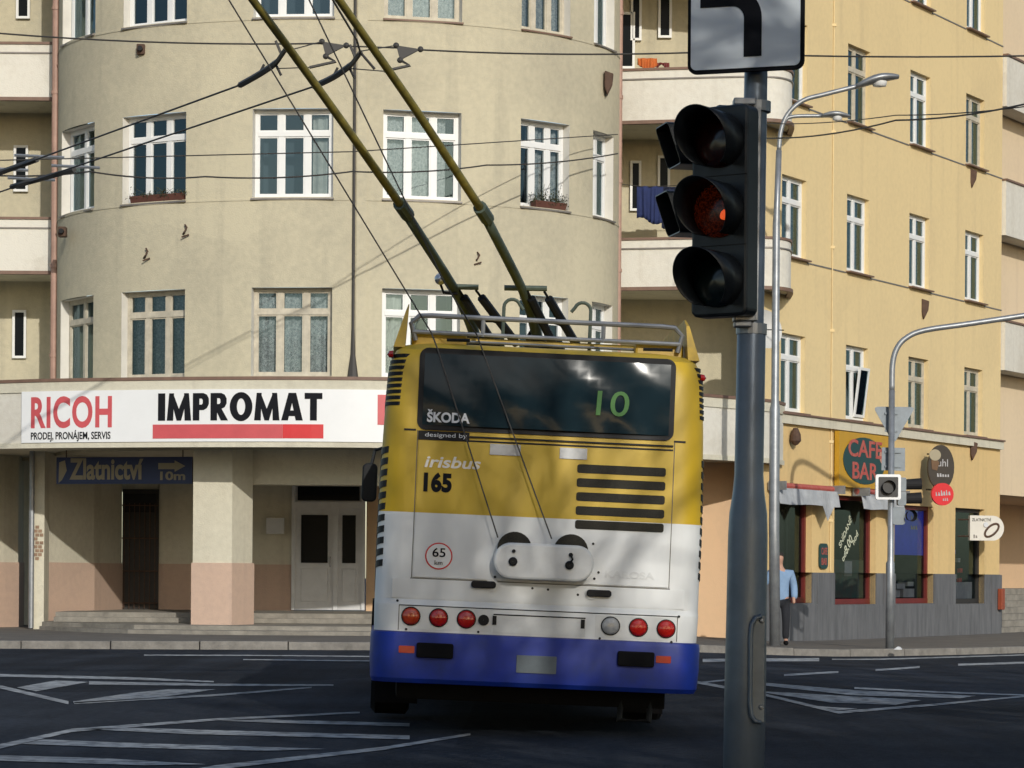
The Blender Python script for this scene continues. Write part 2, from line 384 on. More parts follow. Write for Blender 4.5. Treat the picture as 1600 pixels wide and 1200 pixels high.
KP = [(-60, 43.5), (-20, 43.8), (-8, 44.1), (-2, 44.7), (1, 46.0), (3.5, 48.1), (6, 50.0), (8.5, 52.0), (10.5, 54.0), (14, 58.5), (34, 86)]
def kerb_y(x):
    for (a, b), (c, d) in zip(KP, KP[1:]):
        if x <= c: return b + (d - b) * (x - a) / (c - a)
    return KP[-1][1]
mb = MB(); xs = [-60, -40, -30] + [-24 + 0.8 * i for i in range(63)] + [34]
cols = []
for x in xs:
    y0 = kerb_y(x) + 0.14
    ys = [y0 + (100 - y0) * (j / 14.0) ** 1.7 for j in range(15)]
    cols.append([(x, y, gz(x, y) + 0.13) for y in ys])
for c in cols: mb.v += c
mb.f = [(i * 15 + j, (i + 1) * 15 + j, (i + 1) * 15 + j + 1, i * 15 + j + 1) for i in range(len(cols) - 1) for j in range(14)]
pavement = tag(mb.build('pavement', M_pave, smooth=True), kind='structure')
# kerb stones, one by one along the line
kp = []; x = -24.0
while x < 22:
    kp.append(Vector((x, kerb_y(x), 0))); dx = 0.05; acc = 0.0
    while acc < 1.45:
        acc += math.hypot(dx, kerb_y(x + dx) - kerb_y(x)); x += dx
for a, b in zip(kp, kp[1:]):
    d = (b - a).normalized(); n_ = Vector((-d.y, d.x, 0)); g = 0.008
    a2, b2 = a + d * g, b - d * g; m = MB(); j = random.uniform(-0.006, 0.006)
    za, zb = gz(a.x, a.y), gz(b.x, b.y)
    m.add([a2 + Vector((0, 0, za - .05)), b2 + Vector((0, 0, zb - .05)), b2 + n_ * .16 + Vector((0, 0, zb - .05)), a2 + n_ * .16 + Vector((0, 0, za - .05)),
           a2 + n_ * .015 + Vector((0, 0, za + .136 + j)), b2 + n_ * .015 + Vector((0, 0, zb + .136 + j)), b2 + n_ * .16 + Vector((0, 0, zb + .136 + j)), a2 + n_ * .16 + Vector((0, 0, za + .136 + j))],
          [(0, 1, 5, 4), (1, 2, 6, 5), (2, 3, 7, 6), (3, 0, 4, 7), (4, 5, 6, 7)])
    m.build('kerb_stone', M_kerb, pavement, bevel=0.012)

# ================================================================== windows and walls
def wall_grid(mb, us, zs, opens, fn, depth=None):
    """fn(u, d) -> plan point; opens: (u0, u1, z0, z1); cells inside an opening are left out, jambs go in by depth"""
    us = sorted(set(us + [o[i] for o in opens for i in (0, 1)])); zs = sorted(set(zs + [o[i] for o in opens for i in (2, 3)]))
    for i in range(len(us) - 1):
        for j in range(len(zs) - 1):
            um, zm = (us[i] + us[i + 1]) / 2, (zs[j] + zs[j + 1]) / 2
            if any(o[0] < um < o[1] and o[2] < zm < o[3] for o in opens): continue
            a, b = fn(us[i], 0), fn(us[i + 1], 0)
            mb.quad((*a, zs[j]), (*b, zs[j]), (*b, zs[j + 1]), (*a, zs[j + 1]))
    if depth:
        for (u0, u1, z0, z1) in opens: jambs(mb, u0, u1, z0, z1, fn, depth)
def jambs(mb, u0, u1, z0, z1, fn, depth, d0=0.0):
    a, b, c, d = fn(u0, d0), fn(u1, d0), fn(u1, depth), fn(u0, depth)
    mb.quad((*a, z0), (*d, z0), (*d, z1), (*a, z1)); mb.quad((*b, z0), (*c, z0), (*c, z1), (*b, z1))
    mb.quad((*a, z1), (*b, z1), (*c, z1), (*d, z1)); mb.quad((*a, z0), (*b, z0), (*c, z0), (*d, z0))

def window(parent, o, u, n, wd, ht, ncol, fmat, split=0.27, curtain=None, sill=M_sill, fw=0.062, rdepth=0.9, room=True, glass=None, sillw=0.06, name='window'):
    """o: lower middle of the glazing plane. frame mesh is the part; panes, sill, curtain and the room behind are sub-parts"""
    M = frame_M(o, u, n); h = wd / 2; m = MB(); yf0, yf1 = -0.03, 0.035
    bars = [-h + wd * k / ncol for k in range(1, ncol)]
    m.box(-h, -h + fw, yf0, yf1, 0, ht); m.box(h - fw, h, yf0, yf1, 0, ht)
    m.box(-h + fw, h - fw, yf0, yf1, 0, fw); m.box(-h + fw, h - fw, yf0, yf1, ht - fw, ht)
    zt = ht * (1 - split)
    if split: m.box(-h + fw, h - fw, yf0 - 0.012, yf1, zt - fw * 0.75, zt + fw * 0.75)
    segs = [(fw, zt - fw * 0.75), (zt + fw * 0.75, ht - fw)] if split else [(fw, ht - fw)]
    for bx in bars:
        for (a, b) in segs: m.box(bx - fw * 0.8, bx + fw * 0.8, yf0, yf1, a, b)
    edges = [-h + fw] + [e for bx in bars for e in (bx - fw * 0.8, bx + fw * 0.8)] + [h - fw]
    cells = []
    for k in range(ncol):
        for (a, b) in segs:
            x0, x1 = edges[2 * k], edges[2 * k + 1]; s_ = fw * 0.45      # sash bars inside each light, set back
            y0, y1 = -0.018, 0.03
            m.box(x0, x0 + s_, y0, y1, a, b); m.box(x1 - s_, x1, y0, y1, a, b)
            m.box(x0 + s_, x1 - s_, y0, y1, a, a + s_); m.box(x0 + s_, x1 - s_, y0, y1, b - s_, b)
            cells.append((x0 + s_, x1 - s_, a + s_, b - s_))
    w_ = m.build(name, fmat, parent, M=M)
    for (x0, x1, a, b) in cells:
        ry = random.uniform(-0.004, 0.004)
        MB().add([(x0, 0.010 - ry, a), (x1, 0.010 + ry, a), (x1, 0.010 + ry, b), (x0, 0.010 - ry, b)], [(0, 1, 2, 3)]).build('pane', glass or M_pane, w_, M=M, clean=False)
    if sill:
        MB().box(-h - 0.04, h + 0.04, -0.03 - (0.20 if sillw > .05 else .05) - 0.03, -0.032, -0.05, -0.018).build('sill', sill, w_, M=M)
    if curtain:
        m = MB(); x0, x1 = curtain[1] * wd - h, curtain[2] * wd - h; z0, z1 = fw + ht * (curtain[3] if len(curtain) > 3 else 0), ht - fw
        nseg = max(8, int((x1 - x0) / 0.03))
        for k in range(nseg + 1):
            xx = x0 + (x1 - x0) * k / nseg; yy = 0.13 + 0.018 * math.sin(k * 1.3) + 0.01 * math.sin(k * 0.47 + wd)
            m.v += [(xx, yy, z0), (xx, yy, z1)]
        m.f = [(2 * k, 2 * k + 2, 2 * k + 3, 2 * k + 1) for k in range(nseg)]
        m.build('curtain', curtain[0], w_, M=M, clean=False)
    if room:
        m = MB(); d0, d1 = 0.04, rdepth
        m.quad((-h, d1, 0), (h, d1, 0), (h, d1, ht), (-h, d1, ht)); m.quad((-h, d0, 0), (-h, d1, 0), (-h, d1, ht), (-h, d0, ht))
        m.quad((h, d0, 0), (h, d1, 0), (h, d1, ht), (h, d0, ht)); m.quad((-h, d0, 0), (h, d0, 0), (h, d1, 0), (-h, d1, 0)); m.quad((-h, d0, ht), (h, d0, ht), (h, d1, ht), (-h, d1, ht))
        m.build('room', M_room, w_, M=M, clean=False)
    return w_

# ================================================================== CORNER BUILDING (beige, rounded front)
BX, BA, BB, BY = -3.56, 5.7, 4.1, 54.7
cb = thing('corner_apartment_building', 'beige rendered corner apartment building with rounded front and white canopy', 'building', (BX, BY - 4.1, 0.1))
def bow(u, d=0.0):
    p = Vector((BX + BA * math.sin(u), BY - BB * math.cos(u)))
    n = Vector((math.sin(u) / BA, -math.cos(u) / BB)).normalized()
    return p - n * d
def bow_u(px):
    lo, hi = -1.56, 1.56
    for _ in range(50):
        mid = (lo + hi) / 2; p = bow(mid)
        if 800 + FPX * p.x / p.y < px: lo = mid
        else: hi = mid
    return lo
WCOL = [(96, 147, 2), (191, 290, 3), (394, 520, 3), (598, 720, 3), (813, 889, 3), (926, 958, 2)]
ROWS = [(4.99, 6.66), (8.36, 10.03), (11.76, 13.40)]
opens = []
for (a, b, n_) in WCOL:
    for (z0, z1) in ROWS: opens.append((bow_u(a - 4), bow_u(b - 4), z0, z1))
mb = MB()
wall_grid(mb, [-1.5707 + 3.1414 * k / 130 for k in range(131)], [3.6, 15.4], opens, bow)
cbw = mb.build('rounded_wall', M_beige, cb, clean=False)
mb = MB()                                   # roof slab over the bow, above the picture
ring = [(*bow(-1.57 + 3.14 * k / 40, -0.35), 15.4) for k in range(41)]
mb.add(ring + [(p[0], p[1], 15.75) for p in ring], [(k, k + 1, 42 + k, 41 + k) for k in range(40)] + [tuple(range(41)), tuple(range(81, 40, -1))])
mb.build('eaves', M_white, cb)
lace = (M_lace, 0.02, 0.98); plain = (M_curt, 0.0, 1.0)
WST = {  # (col,row): frame material, curtain
    (0, 0): (M_oldwood, (M_curt, 0, .9)), (1, 0): (M_oldwood, lace), (2, 0): (M_oldwood, lace), (3, 0): (M_plastic, (M_curt, 0, .3)), (4, 0): (M_plastic, None), (5, 0): (M_plastic, (M_curt, 0, 1)),
    (0, 1): (M_plastic, (M_curt, 0, .6)), (1, 1): (M_plastic, None), (2, 1): (M_plastic, (M_curt, .72, .98)), (3, 1): (M_plastic, (M_lace, .0, .85)), (4, 1): (M_plastic, (M_lace, .3, 1)), (5, 1): (M_plastic, (M_curt, 0, 1)),
    (0, 2): (M_plastic, (M_curt, 0, .6)), (1, 2): (M_plastic, None), (2, 2): (M_plastic, None), (3, 2): (M_oldwood, lace), (4, 2): (M_oldwood, lace), (5, 2): (M_plastic, (M_curt, 0, 1))}
WIN = {}
for ci, (a, b, n_) in enumerate(WCOL):
    for ri, (z0, z1) in enumerate(ROWS):
        u0, u1 = bow_u(a - 4), bow_u(b - 4); dep = 0.20
        p0, p1 = bow(u0, dep), bow(u1, dep); uu = (p1 - p0).normalized(); nn = Vector((uu.y, -uu.x)); c = (p0 + p1) / 2
        fm, cu_ = WST[(ci, ri)]
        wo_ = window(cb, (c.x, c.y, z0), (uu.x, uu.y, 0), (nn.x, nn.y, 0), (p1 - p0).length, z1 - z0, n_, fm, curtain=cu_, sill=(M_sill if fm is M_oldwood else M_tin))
        mb = MB(); jambs(mb, u0, u1, z0, z1, bow, dep + 0.02, 0.001)
        mb.build('reveal', M_reveal, wo_, clean=False); WIN[(ci, ri)] = (c, uu, nn, z0, z1, (p1 - p0).length)
# thin sill string courses round the bow
for zc in (8.30, 11.70):
    mb = MB(); us = [-1.55 + 3.1 * k / 120 for k in range(121)]
    for k in range(120):
        um = (us[k] + us[k + 1]) / 2
        a, b = bow(us[k], -0.012), bow(us[k + 1], -0.012); a0, b0 = bow(us[k], 0.01), bow(us[k + 1], 0.01)
        mb.quad((*a, zc), (*b, zc), (*b, zc + .03), (*a, zc + .03)); mb.quad((*a, zc + .03), (*b, zc + .03), (*b0, zc + .035), (*a0, zc + .035))
    mb.build('string_course', M_beige, cb, clean=False)
# raised vertical render strip with the dark lightning conductor beside it
u0, u1 = bow_u(553), bow_u(569); mb = MB()
pa, pb, pc, pd = bow(u0, -.025), bow(u1, -.025), bow(u1, .02), bow(u0, .02)
mb.prism([pa, pb, pc, pd], lambda p: (p.x, p.y, 4.85), lambda p: (p.x, p.y, 15.35)); mb.build('render_strip', M_beige, cb)
u0 = bow_u(549); p = bow(u0, -.035)
MB().tube([(p.x, p.y, 15.3), (p.x, p.y, 5.9), (p.x, p.y, 5.4), (p.x, p.y, 4.86)], [.028, .028, .045, .12], 8).build('lightning_conductor', M_wire, cb)
# downpipes at both ends of the bow
for (px, D) in ((84, 54.2), (965, 54.3)):
    p = P(px, 500, D); m = MB(); m.tube([(p.x, p.y, 15.3), (p.x, p.y, 4.7)], .068, 10)
    for zc in (5.6, 7.4, 9.2, 10.9, 12.6): m.tube([(p.x, p.y, zc), (p.x, p.y, zc + .07)], .085, 10)
    m.build('downpipe', M_pipe, cb, smooth=False)

def band(mb, pts, z0, z1, th=0.16):
    """upright curved slab: outer line pts (plan, left to right), thickness inward"""
    n = len(pts); q = []
    for i in range(n):
        d = (pts[min(i + 1, n - 1)] - pts[max(i - 1, 0)]).normalized(); nn = Vector((-d.y, d.x)); q.append(pts[i] + nn * th)
    for i in range(n - 1):
        a, b, c, d = pts[i], pts[i + 1], q[i + 1], q[i]
        mb.quad((*a, z0), (*b, z0), (*b, z1), (*a, z1)); mb.quad((*d, z0), (*c, z0), (*c, z1), (*d, z1))
        mb.quad((*a, z1), (*b, z1), (*c, z1), (*d, z1)); mb.quad((*a, z0), (*b, z0), (*c, z0), (*d, z0))
    for i in (0, n - 1): mb.quad((*pts[i], z0), (*q[i], z0), (*q[i], z1), (*pts[i], z1))
    return mb
def off(pts, d):
    n = len(pts); out = []
    for i in range(n):
        t = (pts[min(i + 1, n - 1)] - pts[max(i - 1, 0)]).normalized(); out.append(pts[i] + Vector((t.y, -t.x)) * d)
    return out
V2 = lambda *a: Vector(a)
# right loggias
RB = curve_pts([V2(2.15, 55.0), V2(3.4, 54.75), V2(4.6, 54.55), V2(5.15, 54.55), V2(5.48, 54.75), V2(5.68, 55.2), V2(5.75, 56.3)], 6)
LB = [V2(-14.5, 54.8), V2(-9.45, 54.8)]
def balcony(line, ztop, zbot, depth_y):
    mb = MB(); band(mb, line, zbot + 0.02, ztop - 0.05); o = mb.build('balcony', M_white, cb, clean=True)
    m = MB(); band(m, off(line, 0.03), ztop - 0.05, ztop, 0.22); m.build('coping', M_sill, o)
    m = MB(); band(m, off(line, 0.028), ztop - 0.24, ztop - 0.21, 0.10); m.build('moulding', M_tin, o)
    m = MB(); band(m, off(line, 0.05), zbot - 0.05, zbot + 0.02, 0.12); m.build('drip_edge', M_sill, o)
    back = [V2(p.x, max(p.y, depth_y)) for p in line]; q = off(line, -0.03); n = len(line); m = MB()
    for i in range(n - 1):
        a, b = q[i], q[i + 1]; c, d = V2(b.x, depth_y), V2(a.x, depth_y)
        if b.y < depth_y and a.y < depth_y:
            m.quad((*a, zbot), (*b, zbot), (*c, zbot), (*d, zbot)); m.quad((*a, zbot + .2), (*b, zbot + .2), (*c, zbot + .2), (*d, zbot + .2))
    m.build('floor_slab', M_cream, o, clean=False)
    return o
for zt, zb in ((15.1, 13.95), (11.64, 10.55), (8.18, 7.15)): balcony(RB, zt, zb, 57.2)
for zt, zb in ((15.6, 14.4), (12.07, 10.92), (8.50, 7.38)): balcony(LB, zt, zb, 56.6)
mb = MB(); mb.quad((1.6, 57.2, 3.6), (6.1, 57.2, 3.6), (6.1, 57.2, 15.4), (1.6, 57.2, 15.4)); mb.quad((1.95, 54.4, 3.6), (1.95, 57.2, 3.6), (1.95, 57.2, 15.4), (1.95, 54.4, 15.4))
mb.build('loggia_wall', M_beige, cb, clean=False)
mb = MB(); mb.quad((-15, 56.6, 3.6), (-9, 56.6, 3.6), (-9, 56.6, 15.4), (-15, 56.6, 15.4)); mb.quad((-9.2, 54.5, 3.6), (-9.2, 56.6, 3.6), (-9.2, 56.6, 15.4), (-9.2, 54.5, 15.4))
mb.quad((-15, 56.6, 15.4), (7, 57.2, 15.4), (7, 70, 15.4), (-15, 70, 15.4))
mb.build('loggia_wall', M_beige, cb, clean=False)
def loggia_window(px0, px1, y0, y1, D, ncol=1, fm=M_plastic, split=0.0, curtain=None):
    a = P(px0, y1, D); b = P(px1, y0, D)
    return window(cb, ((a.x + b.x) / 2, D - 0.06, a.z), (1, 0, 0), (0, -1, 0), b.x - a.x, b.z - a.z, ncol, fm, split, curtain, sill=None, room=False, glass=M_blackglass, fw=.035)
M_blackglass = mat('dark_glass', (0.008, 0.010, 0.012), 0.2, spec=.05)
for (a, b, c, d) in ((22, 45, 228, 300), (20, 42, 485, 560), (26, 48, -40, 30)): loggia_window(a, b, c, d, 56.6)
for (a, b, c, d) in ((984, 1002, 252, 330), (1027, 1047, 244, 330), (985, 1003, -60, 64), (1028, 1050, -60, 60)): loggia_window(a, b, c, d, 57.2)
loggia_window(966, 992, 20, 108, 57.2, 1, M_plastic)

# canopy with deep white fascia
FC = curve_pts([V2(-15.5, 55.0), V2(-10.2, 51.2), V2(-7, 49.95), V2(-3.7, 49.4), V2(-1.2, 49.75), V2(1.0, 50.9), V2(2.9, 52.4), V2(4.5, 54.05), V2(5.25, 54.9), V2(5.62, 55.9)], 8)
ZF0, ZF1 = 3.60, 4.84
mb = MB(); band(mb, FC, ZF0, ZF1, 0.2); can = mb.build('canopy', M_white, cb)
m = MB(); band(m, off(FC, 0.05), ZF1 - 0.01, ZF1 + 0.05, 0.3); m.build('coping', M_sill, can)
m = MB(); band(m, off(FC, 0.03), ZF1 - 0.20, ZF1 - 0.012, 0.06); m.build('moulding', M_cream, can)
m = MB(); band(m, off(FC, 0.03), ZF0 - 0.01, ZF0 + 0.09, 0.12); m.build('moulding', M_cream, can)
m = MB(); q = off(FC, -0.1)
for i in range(len(q) - 1):
    a, b = q[i], q[i + 1]
    for z in (ZF0 + .06, ZF1 - .05): m.quad((*a, z), (*b, z), (b.x, 58.5, z), (a.x, 58.5, z))
m.build('soffit', M_cream, can, clean=False)

# ground floor behind the canopy
def gwall(pts, z0, z1, name, m_, th=0.2):
    mb = MB(); band(mb, [V2(*p) for p in pts], z0, z1, th); return mb.build(name, m_, cb)
def PL(px, D): q = P(px, 900, D); return (q.x, q.y)
DADO = 1.46
LW = [[PL(-170, 52.4), PL(28, 55.4), PL(36, 57.2)], [PL(64, 53.8), PL(146, 55.5), PL(190, 57.3)]]
for line in LW:
    gwall(line, DADO, ZF0 + .1, 'ground_floor_wall', M_cream); gwall([V2(*p) for p in off([V2(*p) for p in line], .025)], 0.1, DADO, 'dado', M_pink, .2)
gwall([PL(30, 57.6), PL(66, 57.6)], 0.1, ZF0 + .1, 'ground_floor_wall', M_cream)
gwall([PL(246, 57.5), PL(330, 57.5), PL(456, 57.3)], DADO, ZF0 + .1, 'ground_floor_wall', M_cream); gwall([PL(246, 57.47), PL(330, 57.47), PL(456, 57.27)], .3, DADO, 'dado', M_pink)
gwall([PL(188, 57.5), PL(248, 57.5)], 3.0, ZF0 + .1, 'ground_floor_wall', M_cream)
gwall([PL(572, 57.3), PL(760, 57.3), PL(1000, 57.3), PL(1215, 57.3)], 0.0, ZF0 + .1, 'ground_floor_wall', M_peach)
gwall([PL(455, 57.3), PL(573, 57.3)], 3.25, ZF0 + .1, 'ground_floor_wall', M_cream)
gwall([PL(1085, 56.2), PL(1160, 56.4), PL(1196, 55.9)], -0.3, ZF0 + .1, 'ground_floor_wall', M_peach)
# pillar carrying the canopy
def pillar(pts, name='pillar'):
    mb = MB(); mb.prism([V2(*p) for p in pts], lambda p: (p.x, p.y, DADO), lambda p: (p.x, p.y, ZF0 + .08)); o = mb.build(name, M_cream, cb)
    c = sum((V2(*p) for p in pts), V2(0, 0)) / len(pts); g = [V2(*p) + (V2(*p) - c).normalized() * .04 for p in pts]
    m = MB(); m.prism(g, lambda p: (p.x, p.y, .16), lambda p: (p.x, p.y, DADO)); m.build('dado', M_pink, o)
    return o
pillar([PL(301, 51.1), PL(362, 51.0), PL(394, 51.7), PL(394, 52.6), PL(306, 52.6)])
pillar([PL(700, 51.6), PL(775, 51.8), PL(785, 52.9), PL(712, 52.9)])
# lintel over the porch between pillar and wall
mb = MB(); a, b = PL(362, 51.75), PL(700, 51.9)
mb.prism([V2(*a), V2(*b), V2(b[0], b[1] + .5), V2(a[0], a[1] + .5)], lambda p: (p.x, p.y, 2.98), lambda p: (p.x, p.y, ZF0 + .07)); mb.build('lintel', M_cream, cb)
# drain pier with a bare brick patch
dp = P(60, 900, 53.4)
mb = MB(); mb.box(dp.x - .10, dp.x + .12, 53.35, 53.9, 0.1, ZF0 + .1); pier = mb.build('drain_pier', M_cream, cb)
MB().tube([(dp.x - .12, 53.28, ZF0 + .1), (dp.x - .12, 53.28, 0.15)], .055, 10).build('downpipe', M_steel, cb)
M_brick = mat('bare_brick', (0.33, 0.22, 0.15), 0.9, 0.4, 9)
for r_ in range(9):
    for k in range(2):
        xx = dp.x - .055 + k * .085 - (.03 if r_ % 2 else 0); zz = 1.50 + r_ * .078
        if random.random() < .88: MB().box(xx, xx + .072, 53.338, 53.40, zz, zz + .062).build('brick', M_brick, pier)
# dark barred door on the left and the pale double door in the porch
a = P(190, 955, 57.4); b = P(248, 760, 57.4)
dr = MB().box(a.x, b.x, 57.42, 57.5, .45, 3.05).build('door', M_dark, cb)
m = MB()
for k in range(7):
    xx = a.x + .06 + (b.x - a.x - .12) * k / 6; m.tube([(xx, 57.3, .5), (xx, 57.3, 2.75)], .012, 6)
for zz in (.62, 1.3, 2.0, 2.7): m.tube([(a.x, 57.3, zz), (b.x, 57.3, zz)], .016, 6)
m.build('bars', M_rust, dr)
MB().box(a.x + .05, b.x - .05, 57.36, 57.418, 2.55, 2.95).build('transom', M_black, dr)
a = P(455, 950, 57.2); b = P(571, 748, 57.2); wd = b.x - a.x
dr = MB().box(a.x, b.x, 57.24, 57.3, .5, 3.24).build('double_door', M_greydoor, cb)
m = MB(); mid = a.x + wd * .60
for (x0, x1, z0, z1) in ((a.x, a.x + .07, .5, 3.24), (b.x - .07, b.x, .5, 3.24), (a.x + .07, b.x - .07, 2.66, 2.80), (a.x + .07, b.x - .07, 3.16, 3.24), (mid - .05, mid + .05, .5, 2.66)):
    m.box(x0, x1, 57.17, 57.238, z0, z1)
m.build('door_frame', M_greydoor, dr)
for (x0, x1) in ((a.x + .20, mid - .17), (mid + .14, b.x - .2)):
    MB().box(x0, x1, 57.205, 57.238, 1.5, 2.52).build('pane', M_blackglass, dr)
    MB().box(x0, x1, 57.215, 57.238, .68, 1.38).build('panel', M_greydoor, dr, bevel=.01)
MB().box(a.x + .12, b.x - .12, 57.205, 57.238, 2.83, 3.13).build('pane', M_blackglass, dr)
MB().tube([(mid - .11, 57.15, 1.42), (mid - .11, 57.12, 1.45), (mid - .11, 57.12, 1.6), (mid - .11, 57.15, 1.63)], .014, 6).build('door_handle', M_steel, dr)
c = P(431, 822, 57.2)
np_ = MB().box(c.x - .19, c.x + .19, 57.0, 57.1, c.z - .17, c.z + .17).build('notice_plate', M_greydoor, bevel=.01); tag(np_, 'small grey notice plate on porch wall left of double door', 'plate')
m = MB(); put_text(m, '?', c.x - .05, c.z - .06, .09, .14, 56.998); m.v = []; m.f = []
# terrace and steps
def stepslab(name, line, z0, z1, yback, m_=M_step):
    pts = [V2(*p) for p in line]; m = MB(); n = len(pts)
    for i in range(n - 1):
        a, b = pts[i], pts[i + 1]
        m.quad((*a, z0), (*b, z0), (*b, z1), (*a, z1)); m.quad((*a, z1), (*b, z1), (b.x, yback, z1), (a.x, yback, z1))
    for p in (pts[0], pts[-1]): m.quad((*p, z0), (*p, z1), (p.x, yback, z1), (p.x, yback, z0))
    return m.build(name, m_, cb, clean=False)
stepslab('terrace_step', [PL(62, 52.6), PL(130, 51.0), PL(200, 49.9), PL(300, 49.55), PL(420, 49.4), PL(600, 49.5), PL(900, 50.6)], .05, .205, 58.5)
stepslab('terrace_step', [PL(66, 53.0), PL(140, 51.7), PL(210, 50.5), PL(300, 50.2), PL(420, 50.05), PL(600, 50.1), PL(900, 51.3)], .205, .285, 58.5)
for (p0, p1) in ((84, 298), (366, 800)):
    for k, (D0, z0, z1) in enumerate(((52.7, .29, .385), (53.05, .385, .48))): 
        stepslab('door_step', [PL(p0 + 3 * k, D0), PL(p1, D0)], z0, z1, 58.4)

# ================================================================== YELLOW BUILDING along the side street
YO = V2(5.6, 56.0); YT = V2(0.52, 0.86).normalized(); YN = V2(YT.y, -YT.x)      # YN points out to the street
yb = thing('yellow_apartment_building', 'yellow rendered apartment building with shops and granite plinth along side street', 'building', (5.1, 55.3, -0.1))
def yf(t, d=0.0): return YO + YT * t - YN * d
def yt(px):
    k = (px - 800) / FPX; return (k * YO.y - YO.x) / (YT.x - k * YT.y)
def yz(px, py):                              # height of a sight point on the facade
    t = yt(px); D = yf(t).y; return P(px, py, D).z
T0, T1 = -1.15, 12.56
yw, ysh, ypl = [], [], []
YR = [(4.74, 6.36), (7.99, 9.66), (11.26, 12.95), (14.54, 16.2)]
YCEN = [yt(1237), yt(1337), yt(1433), yt(1519)]
for c in YCEN:
    for (z0, z1) in YR: yw.append((c - .60, c + .60, z0, z1))
SHOP = [(yt(1212), yt(1268), .72, 2.92, M_darkred), (yt(1303), yt(1368), .68, 3.06, M_darkred), (yt(1397), yt(1458), .68, 2.94, M_darkred), (yt(1492), yt(1538), .66, 2.96, M_dark)]
for s in SHOP: ysh.append(s[:4])
PLZ = 1.37
mb = MB(); wall_grid(mb, [T0, T1], [4.5, 17.5], yw, yf, .16); mb.build('upper_wall', M_yellow, yb, clean=False)
mb = MB(); wall_grid(mb, [T0, T1], [PLZ, 4.5], ysh, lambda t, d: yf(t, d), .22); mb.build('shop_wall', M_ochre, yb, clean=False)
mb = MB(); wall_grid(mb, [T0, T1], [-.5, PLZ], [s for s in [(o[0], o[1], o[2], PLZ) for o in ysh]], lambda t, d: yf(t, d - .03), .25)
a, b = yf(T0, -.03), yf(T1, -.03); a0, b0 = yf(T0, 0), yf(T1, 0); mb.quad((*a, PLZ), (*b, PLZ), (*b0, PLZ), (*a0, PLZ)); mb.build('plinth', M_granite, yb, clean=False)
# plinth is faced with upright granite slabs
edges = [T0]
while edges[-1] < T1 - .4: edges.append(edges[-1] + random.uniform(.62, .8))
for a, b in zip(edges, edges[1:]):
    top = PLZ - .01
    for s in SHOP:
        if a < s[1] and b > s[0]: top = min(top, s[2] - .02)
    p, q, r_, s_ = yf(a + .006, -.05), yf(b - .006, -.05), yf(b - .006, -.031), yf(a + .006, -.031)
    MB().prism([p, q, r_, s_], lambda v: (v.x, v.y, -.4), lambda v, t=top: (v.x, v.y, t)).build('granite_slab', M_granite, yb)
# the flank turning away at the corner and the plain return at the far end
mb = MB(); a, b = yf(T0), yf(T1); c, d = yf(T1, 9), yf(T0, 9)
mb.quad((*a, 17.5), (*b, 17.5), (*c, 17.5), (*d, 17.5)); mb.build('roof', M_tin, yb, clean=False)
def ystrip(name, t0, t1, z0, z1, proud, m_, parent=yb):
    p, q, r_, s_ = yf(t0, -proud), yf(t1, -proud), yf(t1, .01), yf(t0, .01)
    return MB().prism([p, q, r_, s_], lambda v: (v.x, v.y, z0), lambda v: (v.x, v.y, z1)).build(name, m_, parent)
corn = ystrip('cornice', T0 - .02, T1, 4.47, 4.66, .10, M_cream); ystrip('cornice_tin', T0 - .03, T1 + .01, 4.662, 4.70, .14, M_sill, corn)
for (z0, z1) in YR[1:]:
    ed = [T0] + [e for c in YCEN for e in (c - .66, c + .66)] + [T1]
    for k in range(0, len(ed), 2): ystrip('string_course', ed[k], ed[k + 1], z0 - .075, z0 - .045, .015, M_tin)
ystats = [M_plastic, M_plastic, M_oldwood, M_oldwood]
for ci, c in enumerate(YCEN):
    for ri, (z0, z1) in enumerate(YR):
        p = yf(c, .14); fm = M_plastic
        if (ci, ri) in ((2, 0), (3, 0), (1, 2), (1, 3), (3, 2)): fm = M_oldwood
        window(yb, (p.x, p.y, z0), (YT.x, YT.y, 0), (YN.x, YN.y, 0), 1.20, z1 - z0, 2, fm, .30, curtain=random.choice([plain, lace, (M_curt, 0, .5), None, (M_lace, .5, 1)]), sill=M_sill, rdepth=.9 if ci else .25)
# tilted casement in the second window of the first floor
p = yf(YCEN[1] + .30, .09); Mx = frame_M((p.x, p.y, YR[0][0] + .08), (YT.x, YT.y, 0), (YN.x, YN.y, 0)) @ Matrix.Rotation(R(7), 4, 'X')
m = MB()
for (x0, x1, z0, z1) in ((-.27, -.21, 0, 1.1), (.21, .27, 0, 1.1), (-.21, .21, 0, .06), (-.21, .21, 1.04, 1.1)): m.box(x0, x1, -.02, .02, z0, z1)
o = m.build('tilted_casement', M_plastic, yb, M=Mx); MB().box(-.21, .21, -.003, .003, .06, 1.04).build('pane', M_pane, o, M=Mx)
# expansion-joint conduit down the facade
t = yt(1296); p = yf(t, -.02); m = MB(); m.tube([(p.x, p.y, 17), (p.x, p.y, 1.4)], .016, 6)
for zz in (2.5, 4.2, 6.6, 8.4, 10.9, 13.2): m.box(-.05, .05, -.03, .03, -.03, .03, Matrix.Translation((p.x, p.y, zz)))
m.build('conduit', M_yellow, yb)
